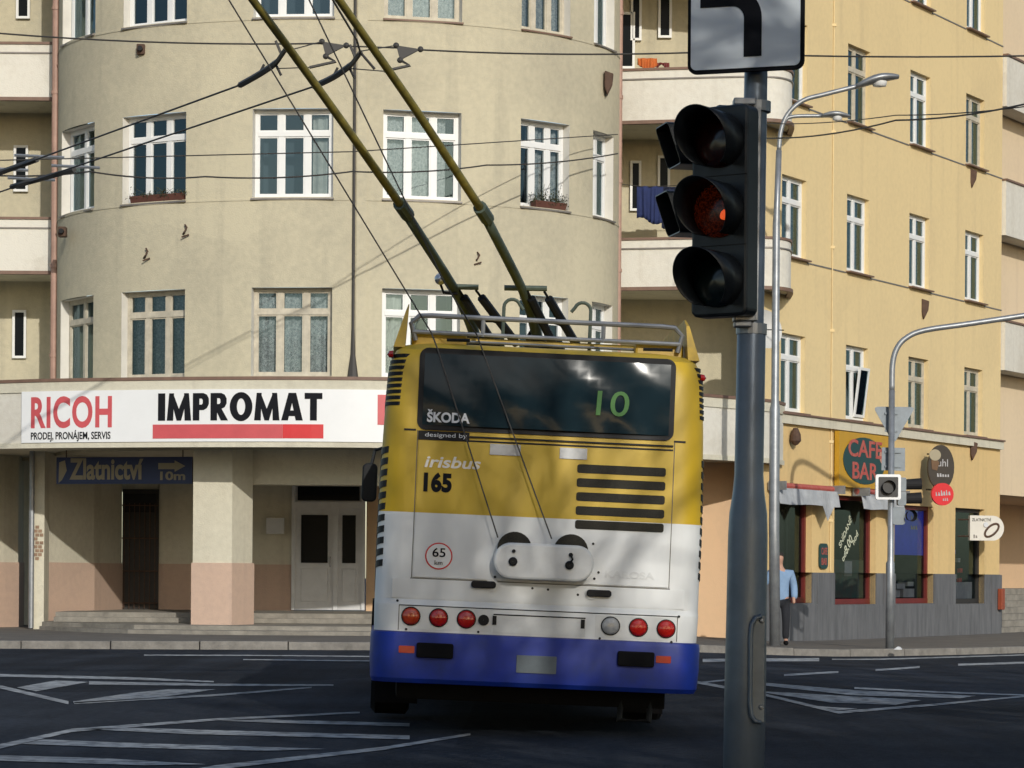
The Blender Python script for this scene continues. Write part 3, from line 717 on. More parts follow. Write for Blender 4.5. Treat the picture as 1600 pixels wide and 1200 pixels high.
# shopfronts
M_shopdark = mat('shop_interior', (0.035, 0.03, 0.027), 0.9, 0.5, 2)
M_shelf = mat('display_white', (0.45, 0.45, 0.46), 0.7, 0.3, 4)
M_bluefilm = mat('blue_window_film', (0.07, 0.10, 0.80), 0.5, 0.25, 2.5)
M_green = mat('green_poster', (0.04, 0.11, 0.085), 0.5, 0.5, 4, col2=(0.10, 0.07, 0.05))
M_letter = mat('window_lettering', (0.55, 0.58, 0.44), 0.6)
shops = []
for si, (t0, t1, z0, z1, fm) in enumerate(SHOP):
    c = (t0 + t1) / 2; p = yf(c, .20); wd = t1 - t0; M = frame_M((p.x, p.y, z0), (YT.x, YT.y, 0), (YN.x, YN.y, 0)); h = wd / 2; ht = z1 - z0
    fw = .09; m = MB()
    m.box(-h, -h + fw * (2.4 if si == 1 else 1), -.06, .03, 0, ht); m.box(h - fw, h, -.06, .03, 0, ht); m.box(-h, h, -.065, .03, 0, fw * 1.3); m.box(-h, h, -.065, .03, ht - fw, ht)
    o = m.build('shop_window', fm, yb, M=M); shops.append((o, M, h, ht))
    MB().quad((-h, 0, 0), (h, 0, 0), (h, 0, ht), (-h, 0, ht)).build('pane', M_shopglass, o, M=M, clean=False)
    m = MB(); d1 = 1.4 if si else .3; m.quad((-h, d1, 0), (h, d1, 0), (h, d1, ht), (-h, d1, ht))
    for s_ in (-h, h): m.quad((s_, .03, 0), (s_, d1, 0), (s_, d1, ht), (s_, .03, ht))
    m.quad((-h, .03, 0), (h, .03, 0), (h, d1, 0), (-h, d1, 0)); m.quad((-h, .03, ht), (h, .03, ht), (h, d1, ht), (-h, d1, ht))
    m.build('room', M_shopdark, o, M=M, clean=False)
o, M, h, ht = shops[0]
for xx in (-.3, .15, .55): MB().box(xx, xx + .09, .25, .30, .3, ht - .2).build('mullion', M_dark, o, M=M)
o, M, h, ht = shops[1]
m = MB()
def slant_text(mb, s, x, z, wd, hh, ang, y):
    vs, fs = text_geo(s, wd, hh, bold=.012); ca, sa = math.cos(ang), math.sin(ang)
    mb.add([(x + a * ca - b * sa, y - c, z + a * sa + b * ca) for a, b, c in vs], fs)
for tx in (('SNÍDANĚ', -.36, 1.22, .88, .19), ('od', -.20, .92, .22, .15), ('8.00', -.02, 1.08, .46, .22), ('hod', .36, 1.30, .34, .15)):
    m = MB(); slant_text(m, *tx, R(46), -.006); m.build('lettering', M_letter, o, M=M)
MB().box(-h + .2, h - .12, .04, .06, .14, .98).build('poster', M_green, o, M=M); MB().box(-.05, .35, .03, .037, .62, .95).build('poster', M_shelf, o, M=M)
o, M, h, ht = shops[2]
pf = MB().box(-h + .1, h - .1, .012, .03, 1.12, ht - .1).build('poster', M_bluefilm, o, M=M)
for zz, sd in ((1.95, 1), (1.72, 2)): tag(scribble(.30, zz, .42, .12, .012, 3, sd).build('lettering', M_goldletter, o, M=M), kind='stuff')
for k, (x0, x1, z0, z1) in enumerate(((-.75, -.1, .14, .30), (-.72, -.35, .5, .62), (-.3, .2, .34, .46), (.1, .75, .14, .34), (.35, .7, .4, .5), (-.65, -.4, .72, .8))):
    MB().box(x0, x1, .10, .35, z0, z1).build('display_box', M_shelf, o, M=M)
o, M, h, ht = shops[3]
MB().box(-h + .1, h - .1, .08, .4, .1, .52).build('display_box', M_shelf, o, M=M)
for k, (x0, z0) in enumerate(((-.4, .55), (-.1, .6), (.2, .52), (-.2, 1.2), (.1, 1.0), (.25, .75))):
    MB().box(x0, x0 + .16, .15, .22, z0, z0 + .10).build('display_box', [M_bluefilm, M_shelf, M_signred][k % 3], o, M=M)

# far end: peach recess with white balcony boxes and the stepped passage
mb = MB(); TE = 26
Yr = lambda t, d=0.0: yf(t, d + .5)
wall_grid(mb, [T1, 13.05, TE], [-.5, 3.40, 17.5], [(13.05, TE, -.5, 3.40)], Yr)
a, b = yf(T1), yf(T1, .5); mb.quad((*a, -.5), (*b, -.5), (*b, 17.5), (*a, 17.5)); mb.build('recess_wall', wall_mat('pale_peach_render', (0.68, 0.55, 0.38), (0.55, 0.44, 0.31), 0.5, 0.95, 0.3, 0.2), yb, clean=False)
mb = MB(); d1 = 3.2
a, b, c, d = Yr(13.05), Yr(13.05, d1), Yr(TE, d1), Yr(TE)
mb.quad((*a, -.5), (*b, -.5), (*b, 3.4), (*a, 3.4)); mb.quad((*b, -.5), (*c, -.5), (*c, 3.4), (*b, 3.4)); mb.quad((*a, 3.4), (*b, 3.4), (*c, 3.4), (*d, 3.4)); mb.build('passage_wall', M_peach, yb, clean=False)
for (zb, zt) in ((6.45, 7.65), (9.8, 11.15), (13.0, 14.25)):
    pts = [yf(T1 + .02, .45), yf(T1 + .02, -.10), yf(T1 + 5, -.10), yf(T1 + 5, .45)]
    o = MB().prism(pts, lambda v: (v.x, v.y, zb), lambda v: (v.x, v.y, zt)).build('balcony', M_white, yb)
    pts2 = [yf(T1 + .0, .4), yf(T1 + .0, -.14), yf(T1 + 5, -.14), yf(T1 + 5, .4)]
    MB().prism(pts2, lambda v: (v.x, v.y, zt), lambda v: (v.x, v.y, zt + .05)).build('coping', M_sill, o)
for k in range(7):
    a, b = Yr(13.1, -.3 + .3 * k), Yr(TE, -.3 + .3 * k); c, d = Yr(TE, d1), Yr(13.1, d1); z0 = -.12 + .16 * k
    mb = MB().prism([a, b, c, d], lambda v: (v.x, v.y, -.4 if k == 0 else z0 + .002), lambda v: (v.x, v.y, z0 + .16)); mb.build('passage_step', M_step, yb)
m = MB(); pr = [Yr(13.5, x_) for x_ in (-.2, 1.6)]
m.tube([(pr[0].x, pr[0].y, .95), (pr[1].x, pr[1].y, 1.75)], .025, 6); m.tube([(pr[0].x, pr[0].y, -.1), (pr[0].x, pr[0].y, .95)], .025, 6); m.tube([(pr[1].x, pr[1].y, .8), (pr[1].x, pr[1].y, 1.75)], .025, 6)
m.build('handrail', M_black, yb)
p = yf(T1 - .16, -.12); o = MB().box(-.1, .1, -.06, .06, .5, 1.02, frame_M((p.x, p.y, 0), (YT.x, YT.y, 0), (YN.x, YN.y, 0))).build('letter_box', mat('orange_box', (.28, .06, .025), .5, .2, 4), bevel=.015)
tag(o, 'orange letter box on the granite plinth beside stepped passage', 'letter box')

# ------------------------------------------------------------------ signs on the yellow building
YM = lambda px, py, proud: frame_M((*yf(yt(px), -proud), yz(px, py)), (YT.x, YT.y, 0), (YN.x, YN.y, 0))
def ysize(px0, px1): return yt(px1) - yt(px0)
M_boardyel = mat('sign_mustard', (0.52, 0.29, 0.02), 0.5, 0.15, 3); M_boardgreen = mat('sign_dark_green', (0.012, 0.05, 0.05), 0.5)
M_letred = mat('sign_letter_red', (0.40, 0.04, 0.04), 0.6, 0.35, 9, col2=(.42, .14, .10)); M_skin0 = mat('coffee_pink', (.5, .25, .18), .6)
wd = ysize(1300, 1380); M = YM(1300, 760, .10); ht = yz(1340, 680) - yz(1340, 765)
t_ = thing('cafe_bar_sign', 'square mustard sign board with red CAFE BAR lettering on green disc', 'sign', M=M)
slab(MB(), [(0, 0), (wd, 0), (wd, ht), (0, ht)], -.05, .06).build('board', M_boardyel, t_, M=M)
d_ = slab(MB(), ngon(wd * .48, ht * .50, wd * .41, ht * .43), -.065, -.05).build('disc', M_boardgreen, t_, M=M)
slab(MB(), ngon(wd * .85, ht * .62, wd * .08, ht * .16), -.068, -.05).build('cup_mark', M_skin0, t_, M=M)
slab(MB(), ngon(wd * .885, ht * .70, wd * .05, ht * .09), -.074, -.068).build('cup_mark', M_boardgreen, t_, M=M)
put_text(MB(), 'CAFE', wd * .16, ht * .56, wd * .66, ht * .32, -.066, bold=.02).build('lettering', M_letred, t_, M=M); put_text(MB(), 'BAR', wd * .24, ht * .16, wd * .50, ht * .31, -.066, bold=.02).build('lettering', M_letred, t_, M=M)
# brown and red oval shop signs, standing out from the wall
def street_sign(px, py, name, label, shape, m_, proud=.55, th=.05, ang=0):
    """sign on a bracket, facing the crossing"""
    c = yf(yt(px), -proud); z = P(px, py, c.y).z; M = Matrix.Translation((c.x, c.y, z)) @ Matrix.Rotation(R(ang), 4, 'Z')
    t = thing(name, label, 'sign', M=M); slab(MB(), shape, -th / 2, th / 2).build('board', m_, t, M=M)
    return t, M
M_brown2 = mat('mark_brown', (.16, .09, .045), .7, .3, 8); M_brown = mat('sign_brown', (0.05, 0.04, 0.03), 0.5, 0.3, 4)
t_, M = street_sign(1437, 730, 'oval_sign', 'dark brown oval hanging sign with white lettering above red one', ngon(0, 0, .36, .52), M_brown, .5, ang=25)
put_text(MB(), 'uhl', -.10, .02, .28, .17, -.026).build('lettering', M_shelf, t_, M=M)
slab(MB(), ngon(-.18, .28, .16, .13), -.04, -.025).build('cup_mark', M_goldletter, t_, M=M); tag(scribble(-.12, -.22, .36, .08, -.025, 5, 5).build('lettering', M_shelf, t_, M=M), kind='stuff')
slab(MB(), [(-.26, -.05), (-.12, -.08), (-.06, .10), (-.14, .2), (-.28, .16)], -.035, -.025).build('rider_mark', M_brown2, t_, M=M)
MB().tube([(-.1, 0, .3), (-.1, .4, .32)], .02, 6).build('bracket', M_black, t_, M=M)
t_, M = street_sign(1432, 772, 'oval_sign', 'bright red oval hanging sign with pale lettering', ngon(0, 0, .30, .26), M_signred, .62, ang=25)
tag(scribble(-.2, -.04, .42, .12, -.025, 6, 8, .06).build('lettering', M_shelf, t_, M=M), kind='stuff'); tag(scribble(0, -.15, .16, .07, -.025, 3, 9).build('lettering', M_shelf, t_, M=M), kind='stuff')
MB().tube([(-.1, 0, .1), (-.1, .5, .12)], .02, 6).build('bracket', M_black, t_, M=M)
shape = [(-.47, -.30), (.16, -.30)] + [(.16 + .30 * math.cos(R(a_)), .30 * math.sin(R(a_))) for a_ in range(-80, 90, 14)] + [(.16, .30), (-.47, .30)]
t_, M = street_sign(1513, 825, 'jewellery_sign', 'white round-ended jewellery sign with diamond ring beside shop window', shape, M_reveal, .45, .09, 20)
put_text(MB(), 'ZLATNICTVÍ', -.42, .16, .52, .09, -.046, bold=.01).build('lettering', M_signblack, t_, M=M); tag(scribble(-.38, -.24, .12, .08, -.045, 2, 11).build('lettering', M_tin, t_, M=M), kind='stuff')
m = MB(); m.tube([(.12 + .20 * math.cos(a_ * .3142) * .9 + .06 * math.sin(a_ * .3142), -.05, -.05 + .15 * math.sin(a_ * .3142) + .05 * math.cos(a_ * .3142)) for a_ in range(21)], .028, 6); m.build('ring_mark', M_rust, t_, M=M)
slab(MB(), ngon(-.05, .08, .065, n=8), -.075, -.045).build('diamond_mark', mat('pale_stone', (.55, .57, .6), .3), t_, M=M)
for zz in (.2, -.2): MB().tube([(-.47, 0, zz), (-.62, .25, zz)], .02, 6).build('bracket', M_rust, t_, M=M)
# small barrel-shaped wall sign
M = YM(1284, 887, .035); 
t_ = thing('barrel_sign', 'small green and red barrel shaped wall sign between cafe windows', 'sign', M=M)
slab(MB(), rrect(-.20, .20, -.02, .52, .10), -.02, .02).build('board', M_boardgreen, t_, M=M); 
put_text(MB(), 'CAFE', -.15, .28, .30, .15, -.022).build('lettering', M_letred, t_, M=M); put_text(MB(), 'BAR', -.14, .06, .28, .15, -.022).build('lettering', M_letred, t_, M=M)

# awnings rolled up over the first two shop windows
def awning(px0, px1, py, label, zoff=0.0):
    t0, t1 = yt(px0), yt(px1); L_ = t1 - t0; p = yf(t0, -.05); z = yz(px0, py); M = frame_M((p.x, p.y, z), (YT.x, YT.y, 0), (YN.x, YN.y, 0))
    t = thing('awning', label, 'awning', M=M, group='awnings over the cafe windows')
    MB().tube([(0, -.10, 0), (L_, -.10, 0)], .07, 10).build('roller', M_letred, t, M=M)
    m = MB(); n = 30; zb = []
    for k in range(n + 1):
        f_ = k / n; lobe = .36 + .012 * math.sin(f_ * 9) + (.30 * max(0, 1 - abs(f_ - .80) / .10))
        x = f_ * L_; m.v += [(x, -.20 - .02 * math.sin(k * .9), -.05), (x, -.27 - .012 * math.sin(k * .7), -.02 - lobe)]
    m.f = [(2 * k, 2 * k + 2, 2 * k + 3, 2 * k + 1) for k in range(n)]
    o = m.build('valance', mat('awning_cloth', (.42, .44, .46), .9, .3, 5), t, M=M, clean=False); sm = o.modifiers.new('thickness', 'SOLIDIFY'); sm.thickness = .006
    for xx in (0.02, L_ - .02): MB().box(xx - .02, xx + .02, -.40, 0, -.10, .08).build('end_bracket', M_steel, t, M=M)
    return t
awning(1196, 1290, 758, 'rolled cafe awning with grey scalloped valance over leftmost shop window')
awning(1328, 1392, 768, 'rolled cafe awning with grey scalloped valance below CAFE BAR sign')

# ------------------------------------------------------------------ long fascia sign and the blue hanging board
FCa = off(FC, 0.03); FL = [0.0]
for a, b in zip(FCa, FCa[1:]): FL.append(FL[-1] + (b - a).length)
def fpos(s, proud):
    for i in range(len(FCa) - 1):
        if s <= FL[i + 1] or i == len(FCa) - 2:
            f_ = (s - FL[i]) / (FL[i + 1] - FL[i]); p = FCa[i].lerp(FCa[i + 1], f_); d = (FCa[i + 1] - FCa[i]).normalized(); return p + V2(d.y, -d.x) * proud
def fs(px):
    lo, hi = 0.0, FL[-1]
    for _ in range(40):
        mid = (lo + hi) / 2; p = fpos(mid, 0)
        if 800 + FPX * p.x / p.y < px: lo = mid
        else: hi = mid
    return lo
def fz(px, py): return P(px, py, fpos(fs(px), 0).y).z
def fascia_rect(px0, px1, z0, z1, proud, th, n=24):
    m = MB(); s0, s1 = fs(px0), fs(px1)
    pts = [fpos(s0 + (s1 - s0) * k / n, proud) for k in range(n + 1)]
    return band(m, pts, z0, z1, th)
c0 = fpos(fs(450), .02)
t_ = thing('fascia_sign', 'long white canopy sign with RICOH and black IMPROMAT lettering over red bar', 'sign', (c0.x, c0.y, 3.75))
zl, zh = fz(450, 690), fz(450, 608)
fascia_rect(33, 760, zl, zh, .024, .02, 60).build('panel', M_signwhite, t_)
for px in (33, 215, 396, 577): 
    pass
def fascia_text(s, px0, px1, y0, y1, m_, **k):
    a, b = fs(px0), fs(px1); z0, z1 = fz((px0 + px1) / 2, y1), fz((px0 + px1) / 2, y0); vs, f_ = text_geo(s, b - a, z1 - z0, **k); m = MB()
    m.add([(*fpos(a + x, .0255 + c), z0 + y) for x, y, c in vs], f_); return m.build('lettering', m_, t_)
HEAVY = {  # heavy condensed capitals on a unit-high grid: width, list of outlines
    'I': (.30, [[(0, 0), (.30, 0), (.30, 1), (0, 1)]]),
    'M': (1.02, [[(0, 0), (.27, 0), (.30, 1), (.10, 1)], [(.75, 0), (1.02, 0), (.92, 1), (.72, 1)], [(.26, 1), (.51, .42), (.51, 0), (.42, 0), (.17, .8)], [(.76, 1), (.51, .42), (.51, 0), (.60, 0), (.85, .8)]]),
    'P': (.66, [[(0, 0), (.27, 0), (.27, 1), (0, 1)], [(.27, 1), (.44, 1), (.58, .94), (.66, .80), (.66, .60), (.58, .45), (.44, .38), (.27, .38), (.27, .58), (.37, .58), (.41, .63), (.41, .75), (.37, .80), (.27, .80)]]),
    'R': (.72, [[(0, 0), (.27, 0), (.27, 1), (0, 1)], [(.27, 1), (.44, 1), (.58, .94), (.66, .80), (.66, .62), (.58, .48), (.44, .42), (.27, .42), (.27, .60), (.37, .60), (.41, .65), (.41, .76), (.37, .81), (.27, .81)], [(.27, .42), (.46, .42), (.72, 0), (.43, 0), (.27, .30)]]),
    'A': (.86, [[(0, 0), (.27, 0), (.45, .72), (.45, 1), (.29, 1)], [(.86, 0), (.58, 0), (.41, .72), (.41, 1), (.59, 1)], [(.24, .16), (.62, .16), (.62, .36), (.24, .36)]]),
    'T': (.70, [[(.215, 0), (.485, 0), (.485, .78), (.215, .78)], [(0, .78), (.70, .78), (.70, 1), (0, 1)]])}
def o_arc(a0, a1, n=14, ro=(.46, .53), ri=(.17, .30)):
    A = [R(a0 + (a1 - a0) * k / n) for k in range(n + 1)]
    return [(.46 + ro[0] * math.cos(a_), .5 + ro[1] * math.sin(a_)) for a_ in A] + [(.46 + ri[0] * math.cos(a_), .5 + ri[1] * math.sin(a_)) for a_ in A[::-1]]
HEAVY['O'] = (.92, [o_arc(-90, 90), o_arc(90, 270)])
def heavy_word(word, px0, px1, y0, y1, m_, gap=.07):
    a, b = fs(px0), fs(px1); z0, z1 = fz((px0 + px1) / 2, y1), fz((px0 + px1) / 2, y0)
    tot = sum(HEAVY[c][0] for c in word) + gap * (len(word) - 1); x = 0.0
    for c in word:
        wdt, polys = HEAVY[c]; m = MB()
        for k, poly in enumerate(polys):
            f0 = .030 + .0012 * k
            m.prism(poly, lambda p: (*fpos(a + (x + p[0]) / tot * (b - a), f0), z0 + p[1] * (z1 - z0)), lambda p: (*fpos(a + (x + p[0]) / tot * (b - a), .0245), z0 + p[1] * (z1 - z0)))
        m.build('letter', m_, t_); x += wdt + gap
heavy_word('IMPROMAT', 246, 502, 614, 657, M_signblack)
fascia_text('RICOH', 48, 174, 619, 669, M_signpink, bold=.03, space=1.1)
fascia_text('PRODEJ, PRONÁJEM, SERVIS', 48, 172, 672, 690, M_signblack, bold=.02)
fascia_rect(238, 440, fz(340, 685), fz(340, 663), .031, .008).build('bar', M_signpink, t_); fascia_rect(440.3, 504, fz(470, 685), fz(470, 663), .031, .008).build('bar', M_signred, t_)
fascia_rect(588, 612, fz(600, 664), fz(600, 617), .031, .008, 4).build('bar', M_signpink, t_)

a = P(88, 757, 52.9); b = P(300, 757, 52.2); u = (b - a); u.z = 0; L_ = u.length; zt = P(200, 714, 52.5).z; zb = P(200, 756, 52.5).z
M = frame_M((a.x, a.y, zb), u, (u.y, -u.x, 0)); hh = zt - zb
t_ = thing('jeweller_direction_board', 'dark blue hanging board reading Zlatnictví with arrow and 10m under canopy', 'sign', M=M)
MB().box(0, L_, 0, .04, 0, hh).build('board', M_signblue, t_, M=M)
put_text(MB(), 'Zlatnictví', .28, .08, 1.55, hh - .10, -.002, bold=.03).build('lettering', M_goldletter, t_, M=M); put_text(MB(), '10m', L_ - .66, .07, .52, .17, -.002, bold=.03).build('lettering', M_goldletter, t_, M=M)
m = MB(); slab(m, [(L_ - .70, hh - .24), (L_ - .36, hh - .24), (L_ - .36, hh - .29), (L_ - .14, hh - .18), (L_ - .36, hh - .07), (L_ - .36, hh - .12), (L_ - .70, hh - .12)], -.006, 0)
m.build('arrow', M_goldletter, t_, M=M)
for xx in (.2, L_ - .2): MB().tube([(xx, .02, hh), (xx, .02, ZF0 - zb + .07)], .012, 6).build('hanger', M_rust, t_, M=M)
slab(MB(), [(0.05, .02), (.12, .08), (.22, hh * .5), (.18, hh - .06), (.06, hh - .1)], -.006, 0).build('ring_mark', M_goldletter, t_, M=M)

# ================================================================== TROLLEYBUS
BM = Matrix.Translation((0.168, 20.8, 0.0)) @ Matrix.Rotation(R(2.7), 4, 'Z') @ Matrix.Rotation(R(2.1), 4, 'Y') @ Matrix.Diagonal((1.014, 1, 1, 1))
bus = thing('trolleybus', 'yellow white and blue trolleybus seen from behind, leaning, number 165', 'trolleybus', M=BM)
def livery():
    m = bpy.data.materials.new('bus_livery'); m.use_nodes = True; n = m.node_tree; L = n.links; b = n.nodes['Principled BSDF']
    tc = n.nodes.new('ShaderNodeTexCoord'); sp = n.nodes.new('ShaderNodeSeparateXYZ'); L.new(tc.outputs['Object'], sp.inputs[0])
    rp = n.nodes.new('ShaderNodeValToRGB'); rp.color_ramp.interpolation = 'CONSTANT'; e = rp.color_ramp.elements
    mr = n.nodes.new('ShaderNodeMapRange'); mr.inputs[1].default_value = 0; mr.inputs[2].default_value = 4; L.new(sp.outputs[2], mr.inputs[0]); L.new(mr.outputs[0], rp.inputs[0])
    e[0].position = 0; e[0].color = (.012, .03, .22, 1); e[1].position = .78 / 4; e[1].color = (.70, .72, .72, 1); x = e.new(1.69 / 4); x.color = (.56, .37, .010, 1)
    no = n.nodes.new('ShaderNodeTexNoise'); no.inputs['Scale'].default_value = 2.2; no.inputs['Detail'].default_value = 8; mp = n.nodes.new('ShaderNodeMapping'); mp.inputs['Scale'].default_value = (1.5, 1.5, .5)
    L.new(tc.outputs['Object'], mp.inputs[0]); L.new(mp.outputs[0], no.inputs['Vector'])
    r2 = n.nodes.new('ShaderNodeMapRange'); r2.inputs[1].default_value = .42; r2.inputs[2].default_value = .85; r2.inputs[3].default_value = 0; r2.inputs[4].default_value = .26; L.new(no.outputs['Fac'], r2.inputs[0])
    mx = n.nodes.new('ShaderNodeMix'); mx.data_type = 'RGBA'; mx.inputs[7].default_value = (.13, .125, .11, 1); L.new(r2.outputs[0], mx.inputs[0]); L.new(rp.outputs[0], mx.inputs[6]); L.new(mx.outputs[2], b.inputs['Base Color'])
    r3 = n.nodes.new('ShaderNodeMapRange'); r3.inputs[3].default_value = .35; r3.inputs[4].default_value = .6; L.new(no.outputs['Fac'], r3.inputs[0]); L.new(r3.outputs[0], b.inputs['Roughness'])
    return m
M_liv = livery(); M_busblue = mat('bus_blue', (0.006, 0.030, 0.33), 0.45, 0.3, 3, col2=(.012, .03, .17), spec=.25); M_buswhite = mat('bus_white', (.70, .72, .72), .35, .2, 4)
M_busyel = mat('bus_yellow', (.60, .375, .012), .4, .3, 5, col2=(.30, .2, .03)); M_busglass = mat('bus_rear_glass', (.012, .026, .034), .09, spec=.15)
M_busgrey = mat('bus_grey_metal', (.30, .31, .32), .4, .3, 6, metal=.5); M_grille = mat('bus_grille', (.035, .030, .018), .8, .5, 120, col2=(.008, .008, .006))
SL = [(.395, 1.20, .09, 11.4), (.45, 1.235, .02, 11.5), (.78, 1.245, .0, 11.5), (.98, 1.25, .0, 11.5), (1.00, 1.25, .006, 11.5), (1.03, 1.25, .03, 11.5), (1.70, 1.25, .035, 11.5), (2.30, 1.24, .06, 11.48),
      (2.45, 1.235, .066, 11.45), (2.80, 1.215, .085, 11.4), (2.90, 1.195, .10, 11.36), (2.97, 1.165, .135, 11.3), (3.02, 1.10, .24, 11.2), (3.05, .98, .42, 11.0), (3.065, .6, .8, 10.6)]
def yrear(z):
    for (z0, _, y0, _), (z1, _, y1, _) in zip(SL, SL[1:]):
        if z <= z1: return y0 + (y1 - y0) * max(0, (z - z0) / (z1 - z0))
    return .8
def plan(wd, y0, y1, r=.20, n=6):
    pts = []
    for cx, cy, a in ((wd - r, y0 + r, -90), (wd - r, y1 - r, 0), (-wd + r, y1 - r, 90), (-wd + r, y0 + r, 180)):
        for k in range(n + 1):
            t = R(a + 90 * k / n); pts.append((cx + r * math.cos(t), cy + r * math.sin(t)))
    return pts
def loft(mb, slices, r=.2, grow=0.0, cap=True):
    N = None
    for (z, wd, y0, y1) in slices:
        p = plan(wd + grow, y0 - grow, y1 + grow, r); N = len(p); mb.v += [(x, y, z) for x, y in p]
    for i in range(len(slices) - 1):
        for k in range(N): mb.f.append((i * N + k, i * N + (k + 1) % N, (i + 1) * N + (k + 1) % N, (i + 1) * N + k))
    if cap: mb.f.append(tuple(range(N - 1, -1, -1))); mb.f.append(tuple((len(slices) - 1) * N + k for k in range(N)))
    return mb
bp = lambda name, mb, m_, parent=bus, **k: mb.build(name, m_, parent, M=BM, **k)
body = bp('body', loft(MB(), SL), M_liv, smooth=True)
body.modifiers.new('edge', 'EDGE_SPLIT').split_angle = R(28)
bump = bp('bumper', loft(MB(), [(.385, 1.225, .03, 11.4), (.42, 1.24, .0, 11.5), (.58, 1.25, -.012, 11.5), (.62, 1.25, -.004, 11.5), (.74, 1.25, -.004, 11.5), (.772, 1.245, .004, 11.5)], grow=.02), M_busblue, smooth=True)
bump.modifiers.new('edge', 'EDGE_SPLIT').split_angle = R(20)
def rpanel(mb, x0, x1, z0, z1, proud, back=.02, nz=6):
    zz = [z0 + (z1 - z0) * k / nz for k in range(nz + 1)]
    for k in range(nz):
        a, b = zz[k], zz[k + 1]; ya, yb_ = yrear(a), yrear(b)
        mb.quad((x0, ya - proud, a), (x1, ya - proud, a), (x1, yb_ - proud, b), (x0, yb_ - proud, b))
        mb.quad((x0, ya - proud, a), (x0, ya + back, a), (x0, yb_ + back, b), (x0, yb_ - proud, b)); mb.quad((x1, ya - proud, a), (x1, ya + back, a), (x1, yb_ + back, b), (x1, yb_ - proud, b))
    for z in (z0, z1): mb.quad((x0, yrear(z) - proud, z), (x1, yrear(z) - proud, z), (x1, yrear(z) + back, z), (x0, yrear(z) + back, z))
    return mb
def rdisc(mb, x, z, r, proud, n=22, dome=0.0):
    y = yrear(z); prof = [(r, -.02), (r, proud)] + ([(r * .8, proud + dome * .6), (r * .4, proud + dome), (.002, proud + dome * 1.08)] if dome else [(.001, proud)])
    return mb.lathe(prof, (x, y, z), (0, -1, 0), n)
M_seam = mat('panel_gap', (.14, .135, .12), .8)
for x in (-.976, .996): bp('seam', rpanel(MB(), x - .003, x + .003, 1.20, 2.34, .003), M_seam)
for x in (-1.06, 1.07): bp('seam', rpanel(MB(), x - .003, x + .003, .79, .985, .003, nz=1), M_seam)
hatch = bp('engine_hatch', rpanel(MB(), -.965, .985, 1.205, 2.265, .014), M_liv, bevel=.008)
bp('ledge', rpanel(MB(), -1.12, 1.12, 1.04, 1.19, .004), M_liv, bevel=.003)
bp('seam', rpanel(MB(), -.985, 1.005, 1.190, 1.198, .004), M_seam)
# rear window: black surround, glass, trims
zs_ = [2.345, 2.50, 2.65, 2.80, 2.90, 2.965]
def rwin(mb, x0, x1, z0, z1, proud, r, th=.03):
    out = rrect(x0, x1, z0, z1, r, 5); f0 = lambda p: (p[0], .045 + (p[1] - 2.35) * .055 - proud + .03 * (p[0] / .97) ** 2, p[1])
    return mb.prism(out, f0, lambda p: (p[0], f0(p)[1] + th, p[1]))
rw = bp('rear_window', rwin(MB(), -.985, .985, 2.345, 2.985, .022, .07, .06), M_black)
# curved glass
mb = MB(); nx_, nz_ = 24, 8
for j in range(nz_ + 1):
    for i in range(nx_ + 1):
        x = -.945 + 1.89 * i / nx_; z = 2.385 + .555 * j / nz_
        mb.v.append((x, .045 + (z - 2.35) * .055 + .03 * (x / .97) ** 2 - .026 - .012 * math.sin(math.pi * j / nz_) + .004 * math.sin(i * .8 + j), z))
mb.f = [(j * (nx_ + 1) + i, j * (nx_ + 1) + i + 1, (j + 1) * (nx_ + 1) + i + 1, (j + 1) * (nx_ + 1) + i) for j in range(nz_) for i in range(nx_)]
bp('pane', mb, M_busglass, rw, smooth=True, clean=False)
bp('window_trim', rpanel(MB(), -.97, -.58, 2.268, 2.338, .020), M_black, bus)
bp('window_trim', rpanel(MB(), -.578, .985, 2.300, 2.312, .018), M_black, bus); bp('window_trim', rpanel(MB(), -.578, .985, 2.268, 2.280, .018), M_black, bus)
bp('body_seam', rpanel(MB(), -1.08, -.99, 2.335, 2.350, .004), M_black, bus); bp('body_seam', rpanel(MB(), .99, 1.08, 2.335, 2.350, .004), M_black, bus)
def btext(name, s, x0, x1, z0, z1, m_, proud, parent=bus, **k):
    vs, fs_ = text_geo(s, x1 - x0, z1 - z0, depth=.004, **k); m = MB(); m.add([(x0 + a, yrear(z0 + b) - proud - c, z0 + b) for a, b, c in vs], fs_); return bp(name, m, m_, parent)
M_bw = mat('bus_white_letter', (.7, .72, .74), .5); M_silver = mat('bus_silver_letter', (.50, .52, .54), .3, .2, 20, metal=.6)
vs, fs_ = text_geo('ŠKODA', .325, .10, bold=.035, depth=.003); m = MB(); m.add([(-.91 + a, .045 + (2.41 + b - 2.35) * .055 - .022 - .022 - c + .03 * ((-.91 + a) / .97) ** 2, 2.405 + b) for a, b, c in vs], fs_); bp('lettering', m, M_bw, rw)
M_led = mat('green_display', (.085, .22, .06), .7, emit=.03)
vs, fs_ = text_geo('10', .255, .195, bold=.005, shear=.05, depth=.003); m = MB(); m.add([(.375 + a, .045 + (2.52 + b - 2.35) * .055 - .022 - .028 - c + .03 * ((.4 + a) / .97) ** 2, 2.515 + b) for a, b, c in vs], fs_); bp('line_number', m, M_led, rw)
btext('lettering', 'designed by', -.92, -.60, 2.283, 2.325, M_bw, .021)
btext('lettering', 'irisbus', -.915, -.485, 2.055, 2.145, M_silver, .0145, hatch, bold=.02, shear=.2)
btext('lettering', '165', -.915, -.700, 1.865, 2.02, M_signblack, .0145, hatch, bold=.055, space=1.05)
btext('lettering', 'KAROSA', .50, .88, 1.262, 1.318, M_buswhite, .0145, hatch, bold=.03)
